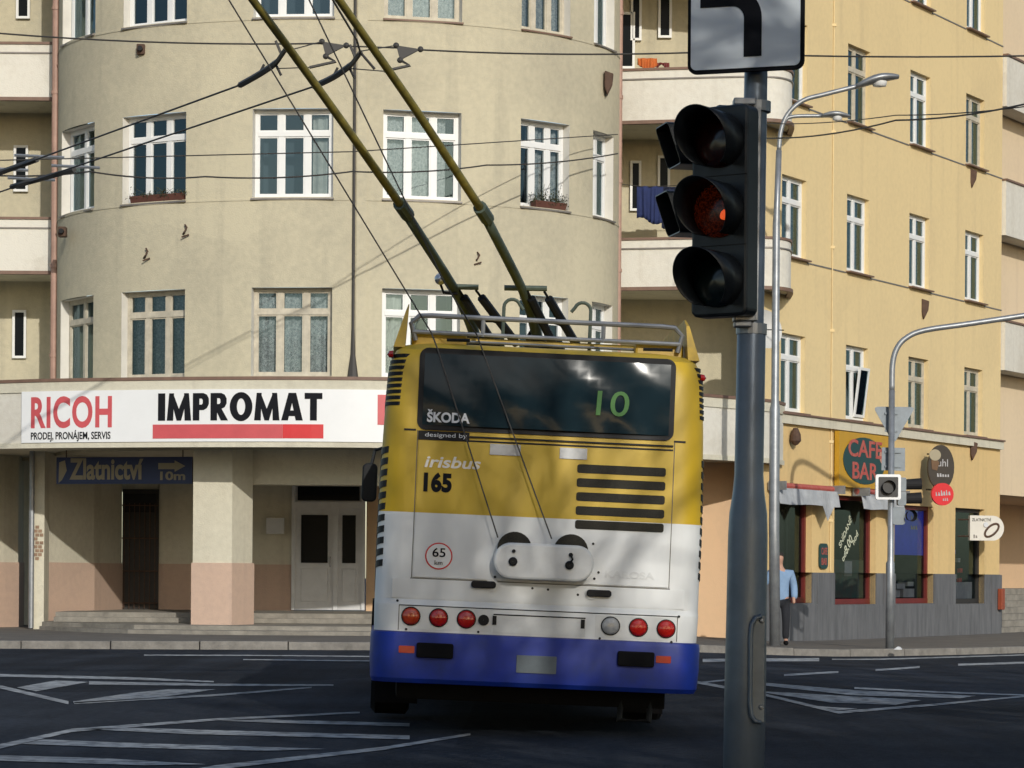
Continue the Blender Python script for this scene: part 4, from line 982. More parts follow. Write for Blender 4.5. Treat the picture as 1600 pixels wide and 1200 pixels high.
for x0, x1, z0 in ((-.42, -.185, 2.175), (.115, .325, 2.170)): bp('hatch_hinge', rpanel(MB(), x0, x1, z0, z0 + .085, .024, nz=2), M_busgrey, hatch, bevel=.005)
for k in range(5):
    z0 = 2.065 - k * .1085; g = bp('air_grille', slab(MB(), rrect(.255, .935, z0, z0 + .068, .018), yrear(z0) - .019, yrear(z0) + .01), M_grille, hatch)
# speed plate
sp_ = bp('speed_plate', rdisc(MB(), -.775, 1.372, .105, .018, 32), M_signred, hatch); bp('plate_face', rdisc(MB(), -.775, 1.372, .094, .020, 32), M_signwhite, sp_)
btext('lettering', '65', -.825, -.725, 1.365, 1.435, M_signblack, .021, sp_, bold=.01); btext('lettering', 'km', -.805, -.745, 1.305, 1.338, M_signblack, .021, sp_)
# rope retriever
rt = bp('rope_retriever', slab(MB(), rrect(-.36, .40, 1.22, 1.50, .13, 8), -.13, .05), M_buswhite, hatch, bevel=.02)
for x in (-.205, .225): bp('drum', MB().lathe([(.001, .0), (.13, .0), (.13, .075), (.001, .075)], (x, -.03, 1.455), (0, -1, 0), 26), M_grille, hatch)
for x, z, r in ((-.215, 1.355, .034), (.215, 1.345, .034), (-.212, 1.435, .014), (.222, 1.425, .016)): bp('knob', MB().lathe([(r, 0), (r, .02), (r * .7, .028), (.001, .028)], (x, -.13, z), (0, -1, 0), 14), M_black, hatch)
bp('chain', MB().tube([(.222, -.16, 1.42), (.235, -.165, 1.39), (.215, -.165, 1.36)], .009, 6), M_black, hatch)
for x, s in ((-.50, 1), (.385, -1)):
    z = 1.165 if s > 0 else 1.135; h_ = bp('hatch_handle', slab(MB(), rrect(x - .02, x + .17, z - .025, z + .03, .024), yrear(z) - .05, yrear(z) - .018), M_black, bus, bevel=.008)
    bp('handle_boss', rdisc(MB(), x + (.14 if s > 0 else .02), z, .05, .02), M_buswhite, h_)
for (x, z) in ((-.24, 1.545), (.14, 1.535), (.40, 1.52), (.45, 1.30), (.42, 1.25), (-.34, 1.23), (-.05, 1.155), (.07, 1.15), (-1.075, 1.015), (1.08, .985), (-.45, .80), (.48, .79), (-1.0, .797), (1.03, .785), (.30, 1.12)):
    bp('screw', rdisc(MB(), x, z, .010, .020 if z > 1.21 else .008, 8), M_black)
# tail lamps
M_lampred = mat('lamp_red', (.42, .012, .008), .15, .2, 30, coat=.5); M_lampclear = mat('lamp_clear', (.42, .43, .43), .12, .3, 40, coat=.5); M_lamporange = mat('lamp_orange_red', (.50, .05, .012), .15, .3, 25, coat=.5)
for x, z, m_ in ((-.968, .90, M_lamporange), (-.757, .897, M_lampred), (-.545, .895, M_lampred), (.558, .890, M_lampclear), (.772, .888, M_lampred), (.985, .886, M_lampred)):
    l_ = bp('tail_lamp', rdisc(MB(), x, z, .066, .012, 24, dome=.022), m_); bp('lamp_ring', MB().lathe([(.062, .0), (.074, .0), (.074, .014), (.066, .016)], (x, yrear(z), z), (0, -1, 0), 24), M_black, l_)
bp('socket', rdisc(MB(), -.413, .893, .042, .02, 18), M_black)
bp('lamp_panel', rpanel(MB(), -1.05, -.35, .80, .975, .004, nz=2), M_buswhite); bp('lamp_panel', rpanel(MB(), .44, 1.06, .795, .97, .004, nz=2), M_buswhite)
bp('seam', rpanel(MB(), -1.06, 1.07, .979, .987, .003, nz=1), M_black)
pp = bp('plate_recess', rpanel(MB(), -.34, .365, .795, .935, .006, nz=2), M_buswhite); bp('seam', rpanel(MB(), -.34, .365, .935, .945, .008, nz=1), M_black, pp)
for x in (-.345, .33): bp('plate_clip', rpanel(MB(), x, x + .03, .86, .93, .012, nz=1), M_black, pp)
for x0, x1, z0 in ((-.915, -.635, .585), (.62, .90, .585)): bp('bumper_step', slab(MB(), rrect(x0, x1, z0, z0 + .115, .015), -.075, -.01), M_rubber, bump, bevel=.01)
for x0, x1, z0 in ((-1.05, -.93, .615), (.915, 1.03, .62)): bp('reflector', slab(MB(), rrect(x0, x1, z0, z0 + .055, .008), -.032, -.01), M_lampred, bump)
bp('blank_plate', slab(MB(), rrect(-.15, .155, .50, .635, .006), -.040, -.01), mat('faded_plate', (.12, .15, .17), .6, .3, 6), bump)
# corner louvres and side glazing
def side_x(z):
    for (z0, w0, _, _), (z1, w1, _, _) in zip(SL, SL[1:]):
        if z <= z1: return w0 + (w1 - w0) * (z - z0) / (z1 - z0)
    return 1
for s in (-1, 1):
    def wrap(z, th0, ylast, drop, hgt, grow=.006):
        m = MB(); r_ = .20; pts = []
        wd_ = side_x(z); yr = yrear(z)
        for a_ in range(th0, 91, 10): pts.append((wd_ - r_ + (r_ + grow) * math.sin(R(a_)), yr + r_ - (r_ + grow) * math.cos(R(a_))))
        pts += [(wd_ + grow, yr + .2 + (ylast - .2) * f_) for f_ in (.12, .3, .6, 1.0)]; y_0 = pts[0][1]
        for (x, y) in pts:
            zz = z - drop * (y - y_0); m.v += [(s * x, y, zz), (s * x, y, zz + hgt), (s * (x - .04), y + .01, zz), (s * (x - .04), y + .01, zz + hgt)]
        n = len(pts); m.f = [f for i in range(n - 1) for f in ((4 * i, 4 * i + 4, 4 * i + 5, 4 * i + 1), (4 * i, 4 * i + 2, 4 * i + 6, 4 * i + 4), (4 * i + 1, 4 * i + 5, 4 * i + 7, 4 * i + 3))] + [(0, 1, 3, 2)]
        return m
    for k in range(9): bp('corner_louvre', wrap(2.53 + k * .047, 30 if s < 0 else 55, .95, .02, .028), M_black)
    for k in range(11): bp('side_louvre', wrap(1.28 + k * .088, 50 if s < 0 else 65, 1.4, .16, .05), M_black)
    for k in range(6):
        y0 = 2.0 + k * 1.55; bp('side_window', MB().add([(s * (side_x(1.35) + .004), y0, 1.35), (s * (side_x(1.35) + .004), y0 + 1.5, 1.35), (s * (side_x(2.5) + .004), y0 + 1.5, 2.5), (s * (side_x(2.5) + .004), y0, 2.5),
             (s * 1.15, y0, 1.35), (s * 1.15, y0 + 1.5, 1.35), (s * 1.15, y0 + 1.5, 2.5), (s * 1.15, y0, 2.5)], [(0, 1, 2, 3), (4, 5, 6, 7), (0, 4, 7, 3), (1, 5, 6, 2), (0, 1, 5, 4), (3, 2, 6, 7)]), M_busglass)
    bp('marker_lamp', MB().lathe([(.03, 0), (.026, .03), (.001, .045)], (s * 1.19, .22, 2.93 if s < 0 else 2.86), (s, 0, 0), 10), M_lampred)
    for y in (2.9, 8.7):
        tw = bp('wheel', MB().lathe([(.30, -.02), (.44, -.03), (.485, 0), (.485, .26), (.44, .30), (.30, .29)], (s * .955, y, .478), (s, 0, 0), 28), M_rubber)
        bp('rim', MB().lathe([(.30, .02), (.30, .26), (.18, .20), (.14, .24), (.001, .24)], (s * .955, y, .478), (s, 0, 0), 20), M_busgrey, tw)
        arch = [(y + .62 * math.cos(R(a_)), .40 + .60 * math.sin(R(a_))) for a_ in range(0, 181, 15)]
        bp('wheel_arch', MB().prism(arch, lambda p: (s * 1.275, p[0], p[1]), lambda p: (s * 1.20, p[0], p[1])), M_rubber)
# underside, mudflap and tow bracket
bp('underbody', MB().box(-1.05, 1.05, .5, 11.2, .24, .42), M_rubber)
bp('mudflap', MB().box(-1.22, -.86, 2.25, 2.27, .12, .45), M_rubber); bp('mudflap', MB().box(.86, 1.22, 2.25, 2.27, .12, .45), M_rubber)
bp('tow_bracket', MB().tube([(.72, .55, .42), (.70, .5, .14), (.93, .5, .14), (.95, .55, .42)], .028, 8), M_black)
# mirror at the front left
bp('mirror', slab(MB(), rrect(-1.50, -1.32, 2.08, 2.54, .06), 11.5, 11.62), M_black, bevel=.02); bp('mirror_arm', MB().tube([(-1.2, 11.4, 2.75), (-1.36, 11.56, 2.70), (-1.4, 11.56, 2.5)], .02, 6), M_black)
# roof gear: fairings, rail, hooks
for s, z1 in ((-1, 3.36), (1, 3.34)):
    m = MB(); pts = [(.32, 3.0), (.42, z1 - .06), (.55, z1), (4.6, z1 - .05), (4.6, 3.0)]
    m.prism(pts, lambda p: (s * (1.19 - .10 * (p[1] - 3.0) / .35), p[0], p[1]), lambda p: (s * (1.10 - .02 * (p[1] - 3) / .35), p[0], p[1])); bp('roof_fairing', m, M_busyel)
bp('roof_end', MB().box(-1.05, -.62, .50, .66, 3.02, 3.16), M_busyel, bevel=.02); bp('roof_end', MB().box(.70, 1.08, .50, .66, 3.02, 3.14), M_busyel, bevel=.02)
rail = [(-1.02, .46, 3.07), (-1.06, .44, 3.20), (-1.0, .44, 3.262), (-.9, .44, 3.268), (.9, .44, 3.268), (1.0, .44, 3.262), (1.06, .44, 3.20), (1.03, .46, 3.07)]
rl = bp('roof_rail', MB().tube(rail, .020, 8), M_busgrey); bp('rail_bar', MB().tube([(-1.05, .445, 3.135), (1.05, .445, 3.135)], .017, 8), M_busgrey, rl)
for x in (-.5, .44): bp('rail_post', MB().tube([(x, .445, 3.12), (x, .445, 3.265)], .017, 8), M_busgrey, rl)
bp('roof_bar', MB().tube([(-.80, .62, 3.09), (.85, .62, 3.09)], .012, 6), M_busgrey); bp('roof_bar', MB().box(-.78, .82, .75, .80, 3.10, 3.135), M_busyel)
bp('aerial_bar', MB().tube([(-.78, .36, 3.075), (-.60, .37, 3.08)], .014, 6), M_black); bp('aerial_bar', MB().tube([(.75, .36, 3.075), (.98, .37, 3.08)], .014, 6), M_black)
M_hook = mat('greenish_steel', (.10, .13, .10), .55, .35, 8, metal=.3)
for x, s in ((-.33, 1), (.36, -1)):
    pts = [(x, .8, 3.04), (x, .8, 3.40)] + [(x + s * (.065 - .065 * math.cos(R(a_))), .8, 3.40 + .065 * math.sin(R(a_))) for a_ in range(20, 161, 20)]; pts.append((x + s * .155, .8, 3.385)); bp('pole_hook', MB().tube(pts, .014, 8), M_hook)
# trolley poles on their sprung bases
M_poleyel = mat('pole_yellow', (.34, .27, .045), .6, .45, 8, col2=(.13, .11, .03))
tips = []
for base, lower, tipx in (([(748, 540, 26.0), (733, 500, 25.6), (709, 450, 25.1), (632, 330, 23.7)], [(630, 326, 23.65), (515, 163, 22.0), (395, 0, 20.4), (219, -228, 18.8)], 0),
                          ([(842, 542, 26.0), (833, 500, 25.6), (816, 452, 25.1), (757, 336, 23.7)], [(755, 332, 23.65), (645, 165, 22.0), (530, 0, 20.4), (372, -232, 18.8)], 1)):
    pts = [P(*q) for q in base]; o = MB().tube(curve_pts(pts, 4), [.055] * 4 + [.052] * 4 + [.045] * 5, 10).build('trolley_pole', M_hook, bus, smooth=True)
    up_ = [P(*q) for q in lower]; MB().tube(curve_pts(up_, 6), [.038 - .0006 * k for k in range(19)], 10).build('pole_upper_tube', M_poleyel, o, smooth=True)
    j = P(*lower[0]); d = (up_[1] - up_[0]).normalized(); MB().tube([j - d * .13, j + d * .10], .062, 10).build('pole_clamp', M_hook, o)
    tips.append(up_[-1]); hd = up_[-1]; MB().tube([hd - d * .05, hd + d * .12], .05, 8).build('contact_shoe', M_black, o)
    c = P(base[2][0] + 12, base[2][1] - 2, 25.1); MB().tube([c - Vector((.24 if tipx else .12, 0, 0)), c + Vector((.16, 0, -.004))], .026, 8).build('crossbar', M_hook, o)
    for dx0, dx1 in ((.135, .36), (-.02, .16)):
        a_ = c + Vector((dx0, .02, -.03)); b_ = P(base[0][0], base[0][1], 25.6) + Vector((dx1 + (-.02 if dx0 < 0 else .0), 0, .02)); MB().tube([a_, a_.lerp(b_, .12), a_.lerp(b_, .13), b_], [.012, .012, .042, .042], 8).build('spring_tube', M_black, o)
    b0 = P(base[0][0] + 8, base[0][1] + 6, 25.9); MB().lathe([(.001, .12), (.16, .12), (.20, .05), (.22, -.25)], b0, (0, 0, 1), 16).build('pole_base', M_black, o)
    MB().tube([b0 + Vector((.05 + .22 * math.cos(R(a_)), -.1, .05 + .22 * math.sin(R(a_)))) for a_ in range(0, 181, 20)], .018, 6).build('cable_loop', M_rubber, o)
bl = P(688, 436, 25.0); o = MB().sphere(bl, .055, 14).build('roof_lamp', mat('silver_ball', (.55, .56, .58), .25, metal=.7), bus, smooth=True)
MB().tube([bl + Vector((0, 0, -.04)), bl + Vector((.03, .05, -.12)), bl + Vector((.16, .08, -.13))], .014, 6).build('lamp_arm', M_black, o)
# retriever ropes from the drums to the pole ends
for i, via in enumerate(([(778, 840, 20.66), (684, 546, 20.82), (674, 520, 20.9)], [(862, 842, 20.70), (745, 523, 20.85), (694, 441, 20.6)])):
    MB().tube([P(*q) for q in via] + [tips[i]], .006, 5).build('retriever_rope', M_wire, bus)

# ================================================================== TRAFFIC SIGNAL POST in the foreground
TP = P(1163, 1200, 9.33); tb = (TP.x - .008, 9.33, 0.0)
tp = thing('traffic_signal_post', 'blue grey traffic signal post with three lamps and turn sign in foreground', 'traffic light', tb)
lean = lambda z: Vector((tb[0] + .0105 * z, 9.33, z))
def pz(py): return EYE + (900 - py) / 450.0
prof = [(0.0, .073), (.9, .072), (pz(1000), .071), (pz(835), .069), (pz(800), .066), (pz(770), .056), (pz(740), .0505), (pz(515), .050), (pz(505), .0425), (pz(160), .0405), (pz(60), .040), (pz(-40), .040)]
MB().tube([lean(z) for z, r in prof], [r for z, r in prof], 28).build('pole', M_bluepole, tp, smooth=True)
for z in (pz(512), pz(165)): MB().tube([lean(z - .018), lean(z + .018)], .054, 20).build('clamp', M_steel, tp)
MB().tube([lean(0), lean(.03)], .14, 20).build('base_plate', M_bluepole, tp)
# hand-rail loop / inspection cover on the right flank of the post
pts = []
for (px, py) in ((1190, 962), (1181, 966), (1175, 976), (1173, 995), (1172, 1100), (1174, 1118), (1180, 1127), (1189, 1129)): q = P(px, py, 9.245); pts.append(q)
MB().tube(pts, .008, 8).build('cover_rim', M_bluepole, tp, smooth=True)
slab(MB(), [(q.x, q.z) for q in pts] + [(pts[0].x + .012, pts[-1].z), (pts[0].x + .012, pts[0].z)], 9.255, 9.30).build('inspection_cover', M_bluepole, tp)
for (px, py) in ((1190, 970), (1189, 1105)): MB().lathe([(.008, 0), (.006, .006), (.001, .007)], P(px, py, 9.25), (0, -1, 0), 10).build('screw', M_steel, tp)
# signal head turned a little to the left
YAW = R(34); hc = P(1130, 331, 9.26)
HM = Matrix.Translation(hc) @ Matrix.Rotation(-YAW, 4, 'Z')          # local -y looks out of the lamps
M_head = mat('signal_housing', (0.010, 0.013, 0.016), 0.38, 0.3, 5); M_visin = mat('visor_black', (0.006, 0.006, 0.007), 0.8)
hd = slab(MB(), rrect(-.110, .110, -.362, .362, .025), -.03, .055).build('signal_head', M_head, tp, M=HM, bevel=.01)
lens_m = [mat('lens_dark_red', (.035, .006, .005), .15, .4, 60, coat=.4), None, mat('lens_dark_green', (.006, .016, .016), .15, .4, 60, coat=.4)]
def lit_lens():
    m = bpy.data.materials.new('lens_lit'); m.use_nodes = True; n = m.node_tree; b = n.nodes['Principled BSDF']; L = n.links
    b.inputs['Base Color'].default_value = (.07, .008, .003, 1); b.inputs['Roughness'].default_value = .2
    tc = n.nodes.new('ShaderNodeTexCoord'); vo = n.nodes.new('ShaderNodeTexVoronoi'); vo.inputs['Scale'].default_value = 170; L.new(tc.outputs['Object'], vo.inputs['Vector'])
    r = n.nodes.new('ShaderNodeMapRange'); r.inputs[1].default_value = .15; r.inputs[2].default_value = .6; r.inputs[3].default_value = .035; r.inputs[4].default_value = .0; L.new(vo.outputs['Distance'], r.inputs[0])
    b.inputs['Emission Color'].default_value = (1, .13, .015, 1); L.new(r.outputs[0], b.inputs['Emission Strength']); return m
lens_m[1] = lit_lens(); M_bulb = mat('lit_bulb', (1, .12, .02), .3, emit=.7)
for k in range(3):
    z = (.24, 0, -.24)[k]
    l_ = MB().lathe([(.093, -.005), (.092, .012), (.07, .022), (.035, .028), (.001, .03)], (0, -.03, z), (0, -1, 0), 28).build('lens', lens_m[k], hd, M=HM, smooth=True)
    # tunnel visor, longer on top
    n = 40; m = MB()
    for i in range(n + 1):
        a_ = R(-150 + 300 * i / n) + R(90); ca, sa = math.cos(a_), math.sin(a_); ln = .06 + .12 * max(0, (sa + 1) / 2) ** .7
        for (r_, y) in ((.098, -.03), (.100, -.03 - ln)): m.v.append((r_ * ca, y, z + r_ * sa))
    m.f = [(2 * i, 2 * i + 2, 2 * i + 3, 2 * i + 1) for i in range(n)]
    o = m.build('visor', M_head, hd, M=HM, smooth=True, clean=False); sm = o.modifiers.new('t', 'SOLIDIFY'); sm.thickness = .004
    if k < 2: MB().box(-.108, .108, -.033, -.029, z - .1205, z - .1185).build('section_joint', M_visin, hd, M=HM)
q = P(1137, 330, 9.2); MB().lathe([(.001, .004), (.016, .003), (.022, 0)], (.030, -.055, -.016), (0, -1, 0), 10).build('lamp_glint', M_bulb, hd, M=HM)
# smaller signal facing left behind the head
PM = Matrix.Translation(P(1118, 285, 9.50)) @ Matrix.Rotation(R(-78), 4, 'Z')
ph = slab(MB(), rrect(-.10, .10, -.26, .26, .02), -.02, .10).build('pedestrian_signal', M_head, tp, M=PM, bevel=.008)
for z in (.12, -.12):
    m = MB(); sq = rrect(-.085, .085, z - .07, z + .075, .02, 3); n = len(sq)
    for (x, zz) in sq: m.v += [(x, -.02, zz), (x, -.15 - .05 * (zz - z + .07) / .145, zz)]
    m.f = [(2 * i, (2 * i + 2) % (2 * n), (2 * i + 3) % (2 * n), 2 * i + 1) for i in range(n)]
    o = m.build('visor', M_head, ph, M=PM, clean=False); o.modifiers.new('t', 'SOLIDIFY').thickness = .004
    MB().lathe([(.065, 0), (.05, .01), (.001, .014)], (0, -.02, z), (0, -1, 0), 18).build('lens', lens_m[2] if z < 0 else lens_m[0], ph, M=PM)
# mounting strip and brackets
a = P(1184, 168, 9.285); b = P(1179, 500, 9.285); m = MB()
m.prism([(-.014, -.012), (.010, -.012), (.010, .012), (-.014, .012)], lambda p: (a.x + p[0], a.y + p[1], a.z), lambda p: (b.x + p[0], b.y + p[1], b.z)); m.build('mounting_strip', M_steel, tp)
for py in (160, 497):
    q = P(1166, py, 9.29); MB().box(q.x - .045, q.x + .03, 9.26, 9.33, q.z - .012, q.z + .012).build('bracket', M_steel, tp, bevel=.004)
q = P(1160, 506, 9.28); MB().box(q.x - .03, q.x + .03, 9.25, 9.31, q.z - .012, q.z + .006).build('bracket', M_steel, tp, bevel=.004)
# main-road turn sign
SM = Matrix.Translation(P(1165, 8, 9.24)) @ Matrix.Rotation(R(-18), 4, 'Z')
hw = .204; sg = slab(MB(), rrect(-hw, hw, -.228, .28, .03), 0, .018).build('turn_sign', M_signblack, tp, M=SM)
M_sgw = mat('sign_grey_white', (.74, .80, .84), .45, .06, 3)
slab(MB(), rrect(-hw + .012, hw - .012, -.216, .268, .02), -.004, 0).build('sign_face', M_sgw, sg, M=SM)
th = .062; out = [(.058, -.175), (.058, -.06)]; inn = []
x1, zc = .058, -.045; ro, ri = .105, .105 - th
arc = [(x1 - ro + ro * math.cos(R(a_)), zc + ro * math.sin(R(a_))) for a_ in range(0, 91, 9)]; arci = [(x1 - ro + ri * math.cos(R(a_)), zc + ri * math.sin(R(a_))) for a_ in range(0, 91, 9)]
poly = [(x1, -.178)] + arc + [(-.158, zc + ro), (-.158, zc + ri)] + arci[::-1] + [(x1 - th, -.178)]
slab(MB(), poly, -.0075, -.004).build('arrow', M_signblack, sg, M=SM)

# ================================================================== STREET LAMP and second signal post across the road
def gnd(px, D): q = P(px, 1000, D); return (q.x, D, gz(q.x, D) + .13)
b0 = gnd(1211, 51.0); sl_ = thing('street_lamp', 'tall steel street lamp with two curved arms before the yellow building', 'street lamp', b0)
Q = lambda px, py, D=51.0: P(px, py, D)
m = MB(); m.tube([Vector(b0), Q(1209.5, 830), Q(1210.5, 640), Q(1211, 628), Q(1213, 350), Q(1213.6, 330), Q(1217, 235)], [.105, .10, .098, .075, .07, .058, .055], 14); m.build('pole', M_steel, sl_, smooth=True)
MB().tube(curve_pts([Q(1217, 236), Q(1220, 205), Q(1231, 178), Q(1255, 157), Q(1290, 147), Q(1342, 134)], 5), .045, 10).build('arm', M_steel, sl_, smooth=True)
MB().tube(curve_pts([Q(1216.6, 245), Q(1219, 215), Q(1226, 190), Q(1240, 182), Q(1286, 181)], 5), .036, 10).build('arm', M_steel, sl_, smooth=True)
def lamp_head(pa, pb, hh, parent):
    d = (pb - pa); L_ = d.length; d.normalize(); side = Vector((0, 1, 0)); up = d.cross(side) * -1; m = MB(); n = 12
    for i in range(9):
        f_ = i / 8; ww = hh * (.35 + .65 * math.sin(math.pi * min(1, f_ * .85 + .1))) ; c = pa + d * L_ * f_ + Vector((0, 0, hh * .35 * math.sin(math.pi * f_)))
        for k in range(n):
            t = 2 * math.pi * k / n; m.v.append(c + side * ww * 1.4 * math.cos(t) + Vector((0, 0, 1)) * ww * .55 * math.sin(t))
    m.f = [(i * n + k, i * n + (k + 1) % n, (i + 1) * n + (k + 1) % n, (i + 1) * n + k) for i in range(8) for k in range(n)] + [tuple(range(n)), tuple(8 * n + k for k in range(n))]
    o = m.build('lamp_head', M_steel, parent, smooth=True); c = pa + d * L_ * .55 + Vector((0, 0, -hh * .42)); 
    m = MB(); m.lathe([(.001, -.05), (hh * .8, -.03), (hh * .9, .06)], c, (0, 0, 1), 14); m.build('lamp_glass', M_signwhite, o, smooth=True)
lamp_head(Q(1338, 135), Q(1404, 120), .16, sl_); lamp_head(Q(1284, 181), Q(1328, 182), .11, sl_)

b1 = gnd(1390.5, 51.3); ap = thing('signal_mast', 'thin steel mast with long curved arm and backs of road signs', 'signal mast', b1)
Q2 = lambda px, py, D=51.3: P(px, py, D)
MB().tube([Vector(b1), Q2(1391, 880), Q2(1391.5, 876), Q2(1393.5, 610)], [.085, .083, .062, .058], 12).build('pole', M_steel, ap, smooth=True)
MB().tube(curve_pts([Q2(1393.5, 612), Q2(1394.5, 570), Q2(1401, 545), Q2(1416, 528), Q2(1445, 516), Q2(1520, 505), Q2(1660, 484)], 5), .055, 10).build('arm', M_steel, ap, smooth=True)
M_signback = mat('sign_back_grey', (.19, .22, .245), .5, .3, 6, metal=.4)
def flat(parent, name, pxs, D, m_, th=.02):
    pts = [P(px, py, D) for px, py in pxs]; return slab(MB(), [(p.x, p.z) for p in pts], D - th, D).build(name, m_, parent)
tri = flat(ap, 'yield_sign_back', [(1367, 637), (1371, 635.5), (1424, 636), (1428, 638), (1427, 641), (1400, 688), (1396, 691), (1393, 688), (1367, 641)], 51.45, M_signback)
for py in (645, 672): 
    a_ = P(1385, py, 51.2); MB().box(a_.x, a_.x + .25, 51.40, 51.428, a_.z - .02, a_.z + .02).build('rib', M_signback, tri)
sq = flat(ap, 'square_sign_back', [(1378, 699), (1414, 700), (1414, 736), (1377, 735)], 51.45, M_signback); a_ = P(1383, 706, 51.4); b_ = P(1408, 729, 51.4)
m = MB(); m.box(a_.x, b_.x, 51.40, 51.428, a_.z - .02, a_.z + .02); m.build('rib', M_signback, sq); MB().box(a_.x, b_.x, 51.40, 51.428, b_.z - .02, b_.z + .02).build('rib', M_signback, sq)
c = P(1387.5, 761, 51.15); bx = slab(MB(), rrect(c.x - .24, c.x + .24, c.z - .24, c.z + .24, .04), 51.1, 51.2).build('arrow_signal', M_signwhite, ap)
slab(MB(), rrect(c.x - .185, c.x + .185, c.z - .19, c.z + .19, .02), 51.085, 51.1).build('signal_face', M_head, bx); MB().lathe([(.12, 0), (.125, .12)], (c.x, 51.085, c.z), (0, -1, 0), 18).build('visor', M_visin, bx)
for k, py in enumerate((757, 779)):
    q = P(1410, py, 51.35); o = slab(MB(), rrect(q.x - .10, q.x + .06, q.z - .13, q.z + .13, .03), 51.25, 51.45).build('side_signal', M_signback, ap)
    MB().lathe([(.10, 0), (.11, .30)], (q.x + .06, 51.35, q.z), (1, 0, .05), 16).build('visor', M_visin, o)
q = P(1404, 806, 51.3); o = slab(MB(), rrect(q.x - .12, q.x + .12, q.z - .17, q.z + .17, .05), 51.25, 51.4).build('push_signal', M_signback, ap); MB().lathe([(.09, 0), (.11, .12)], (q.x + .2, 51.25, q.z), (.3, -1, 0), 16).build('visor', M_visin, o)

# ================================================================== WIRES over the junction
def wire(pts, r, label, sag=0.0, group=None, name='overhead_wire', n=10):
    p = [P(*q) for q in pts]; out = []
    for i, (a, b) in enumerate(zip(p, p[1:])):
        for k in range(n): 
            f_ = k / n; q = a.lerp(b, f_); q.z -= sag * 4 * f_ * (1 - f_); out.append(q)
    out.append(p[-1]); o = MB().tube(out, r, 5).build(name, M_wire); return tag(o, label, 'wire', group)
wire([(-60, 284, 35.6), (0, 270, 34.0), (375, 133, 27.9)], .011, 'upper of two contact wires rising from left edge to first hanger')
wire([(-60, 320, 37.0), (0, 300, 35.7), (491, 135, 28.0)], .011, 'lower of two contact wires rising from left edge to second hanger')
for k, (pts, tp_) in enumerate((([(375, 133, 27.9), (405, 116, 27.4), (430, 99, 26.9), (440, 86, 26.4), (447, 76, 26.0)], tips[0]), ([(491, 135, 28.0), (520, 121, 27.5), (545, 104, 27.0), (556, 92, 26.5), (563, 82, 26.1)], tips[1]))):
    lab = ('left', 'right')[k]
    t_ = thing('curve_hanger', f'dark curved contact wire hanger, the {lab} one of two', 'wire hanger', P(*pts[0]), group='curve hangers of the contact wires')
    p = [P(*q) for q in pts]; MB().tube(curve_pts(p, 4), [.032] * 9 + [.026] * 8, 6).build('rail', M_wire, t_)
    for (i, dx, dz) in ((1, .05, .10), (2, .06, -.12), (3, -.06, .14), (4, .14, -.16)): MB().tube([p[i], p[i] + Vector((dx, 0, dz))], .014, 5).build('clip', M_wire, t_)
    q = [p[-1], p[-1] + Vector((.0, -.6, .0)), tp_ + Vector((0, .2, .09)), tp_ + Vector((-.05, -6, .1))]
    o = MB().tube(q, .011, 5).build('contact_wire', M_wire, t_)
wire([(-60, 47, 26.6), (505, 68, 26.5)], .009, 'thin span wire from left edge to the first triangular insulator', .05)
wire([(658, 78, 26.5), (1090, 82, 26.4), (1660, 86, 26.2)], .009, 'thin span wire from second triangular insulator to right edge', .03)
wire([(540, 72, 26.5), (620, 75, 26.5)], .008, 'short span wire between the two triangular insulators')
for k, px in enumerate((505, 621)):
    dx = px - 505; dy = 6 if k else 0; lab = ('left', 'right')[k]
    A_, B_, C_ = P(px - 2, 65 + dy, 26.5), P(px + 36, 71 + dy, 26.5), P(px + 4, 88 + dy, 26.5)
    t_ = thing('triangle_insulator', f'dark triangular span wire insulator, the {lab} one of two', 'insulator', C_, group='triangular span wire insulators')
    cen = (A_ + B_ + C_) / 3; tri_ = [(q.x, q.z) for q in (A_, C_, B_)]; slab(MB(), [(cen.x + (x - cen.x) * 1.0, cen.z + (z - cen.z) * 1.0) for x, z in tri_], 26.49, 26.52).build('plate', M_wire, t_)
    for q in (A_, B_, C_): MB().sphere(q, .03, 8).build('knuckle', M_wire, t_)
    m = MB().tube([C_, C_ + Vector((.1, 0, -.05)), C_ + Vector((-.16, 0, -.11))], .016, 5); m.build('hook', M_wire, t_)
    e = P(435 + (112 if k else 0), 107, 26.6); o = MB().tube([C_ + Vector((-.16, 0, -.11)), e], .006, 5).build('pull_wire', M_wire, t_); MB().tube([A_, P(447 + (116 if k else 0), 80, 26.0)], .006, 5).build('pull_wire', M_wire, t_)
# section insulators on the contact wires at the left edge
for pts, lab in (([(-20, 277, 34.4), (58, 249, 33.0)], 'upper'), ([(18, 292, 35.2), (116, 265, 34.0)], 'lower')):
    a, b = P(*pts[0]), P(*pts[1]); t_ = thing('section_insulator', f'dark section insulator bar on the {lab} contact wire at left edge', 'insulator', a, group='section insulators on the contact wires')
    MB().tube([a, b], .035, 6).build('bar', M_wire, t_)
    for f_ in (.25, .95): c = a.lerp(b, f_); MB().tube([c + Vector((-.25, 0, .06)), c + Vector((.35, .1, .05))], .02, 5).build('cross_arm', M_steel, t_)
wire([(-60, 252, 40), (550, 237, 45), (965, 210, 53)], .010, 'straight thin cable crossing the bow below second floor window tops', .0)
wire([(-60, 270, 40), (140, 268, 42), (320, 276, 44), (550, 268, 46), (760, 258, 49), (965, 240, 53)], .014, 'wavy dark cable crossing the bow at mid window height', .06)
wire([(1195, 216, 49), (1400, 188, 42), (1660, 148, 36)], .014, 'lower dark cable rising to right edge before yellow building', .08)
wire([(1195, 193, 50), (1400, 180, 42), (1660, 158, 36)], .009, 'upper thin cable rising to right edge before yellow building', .05)

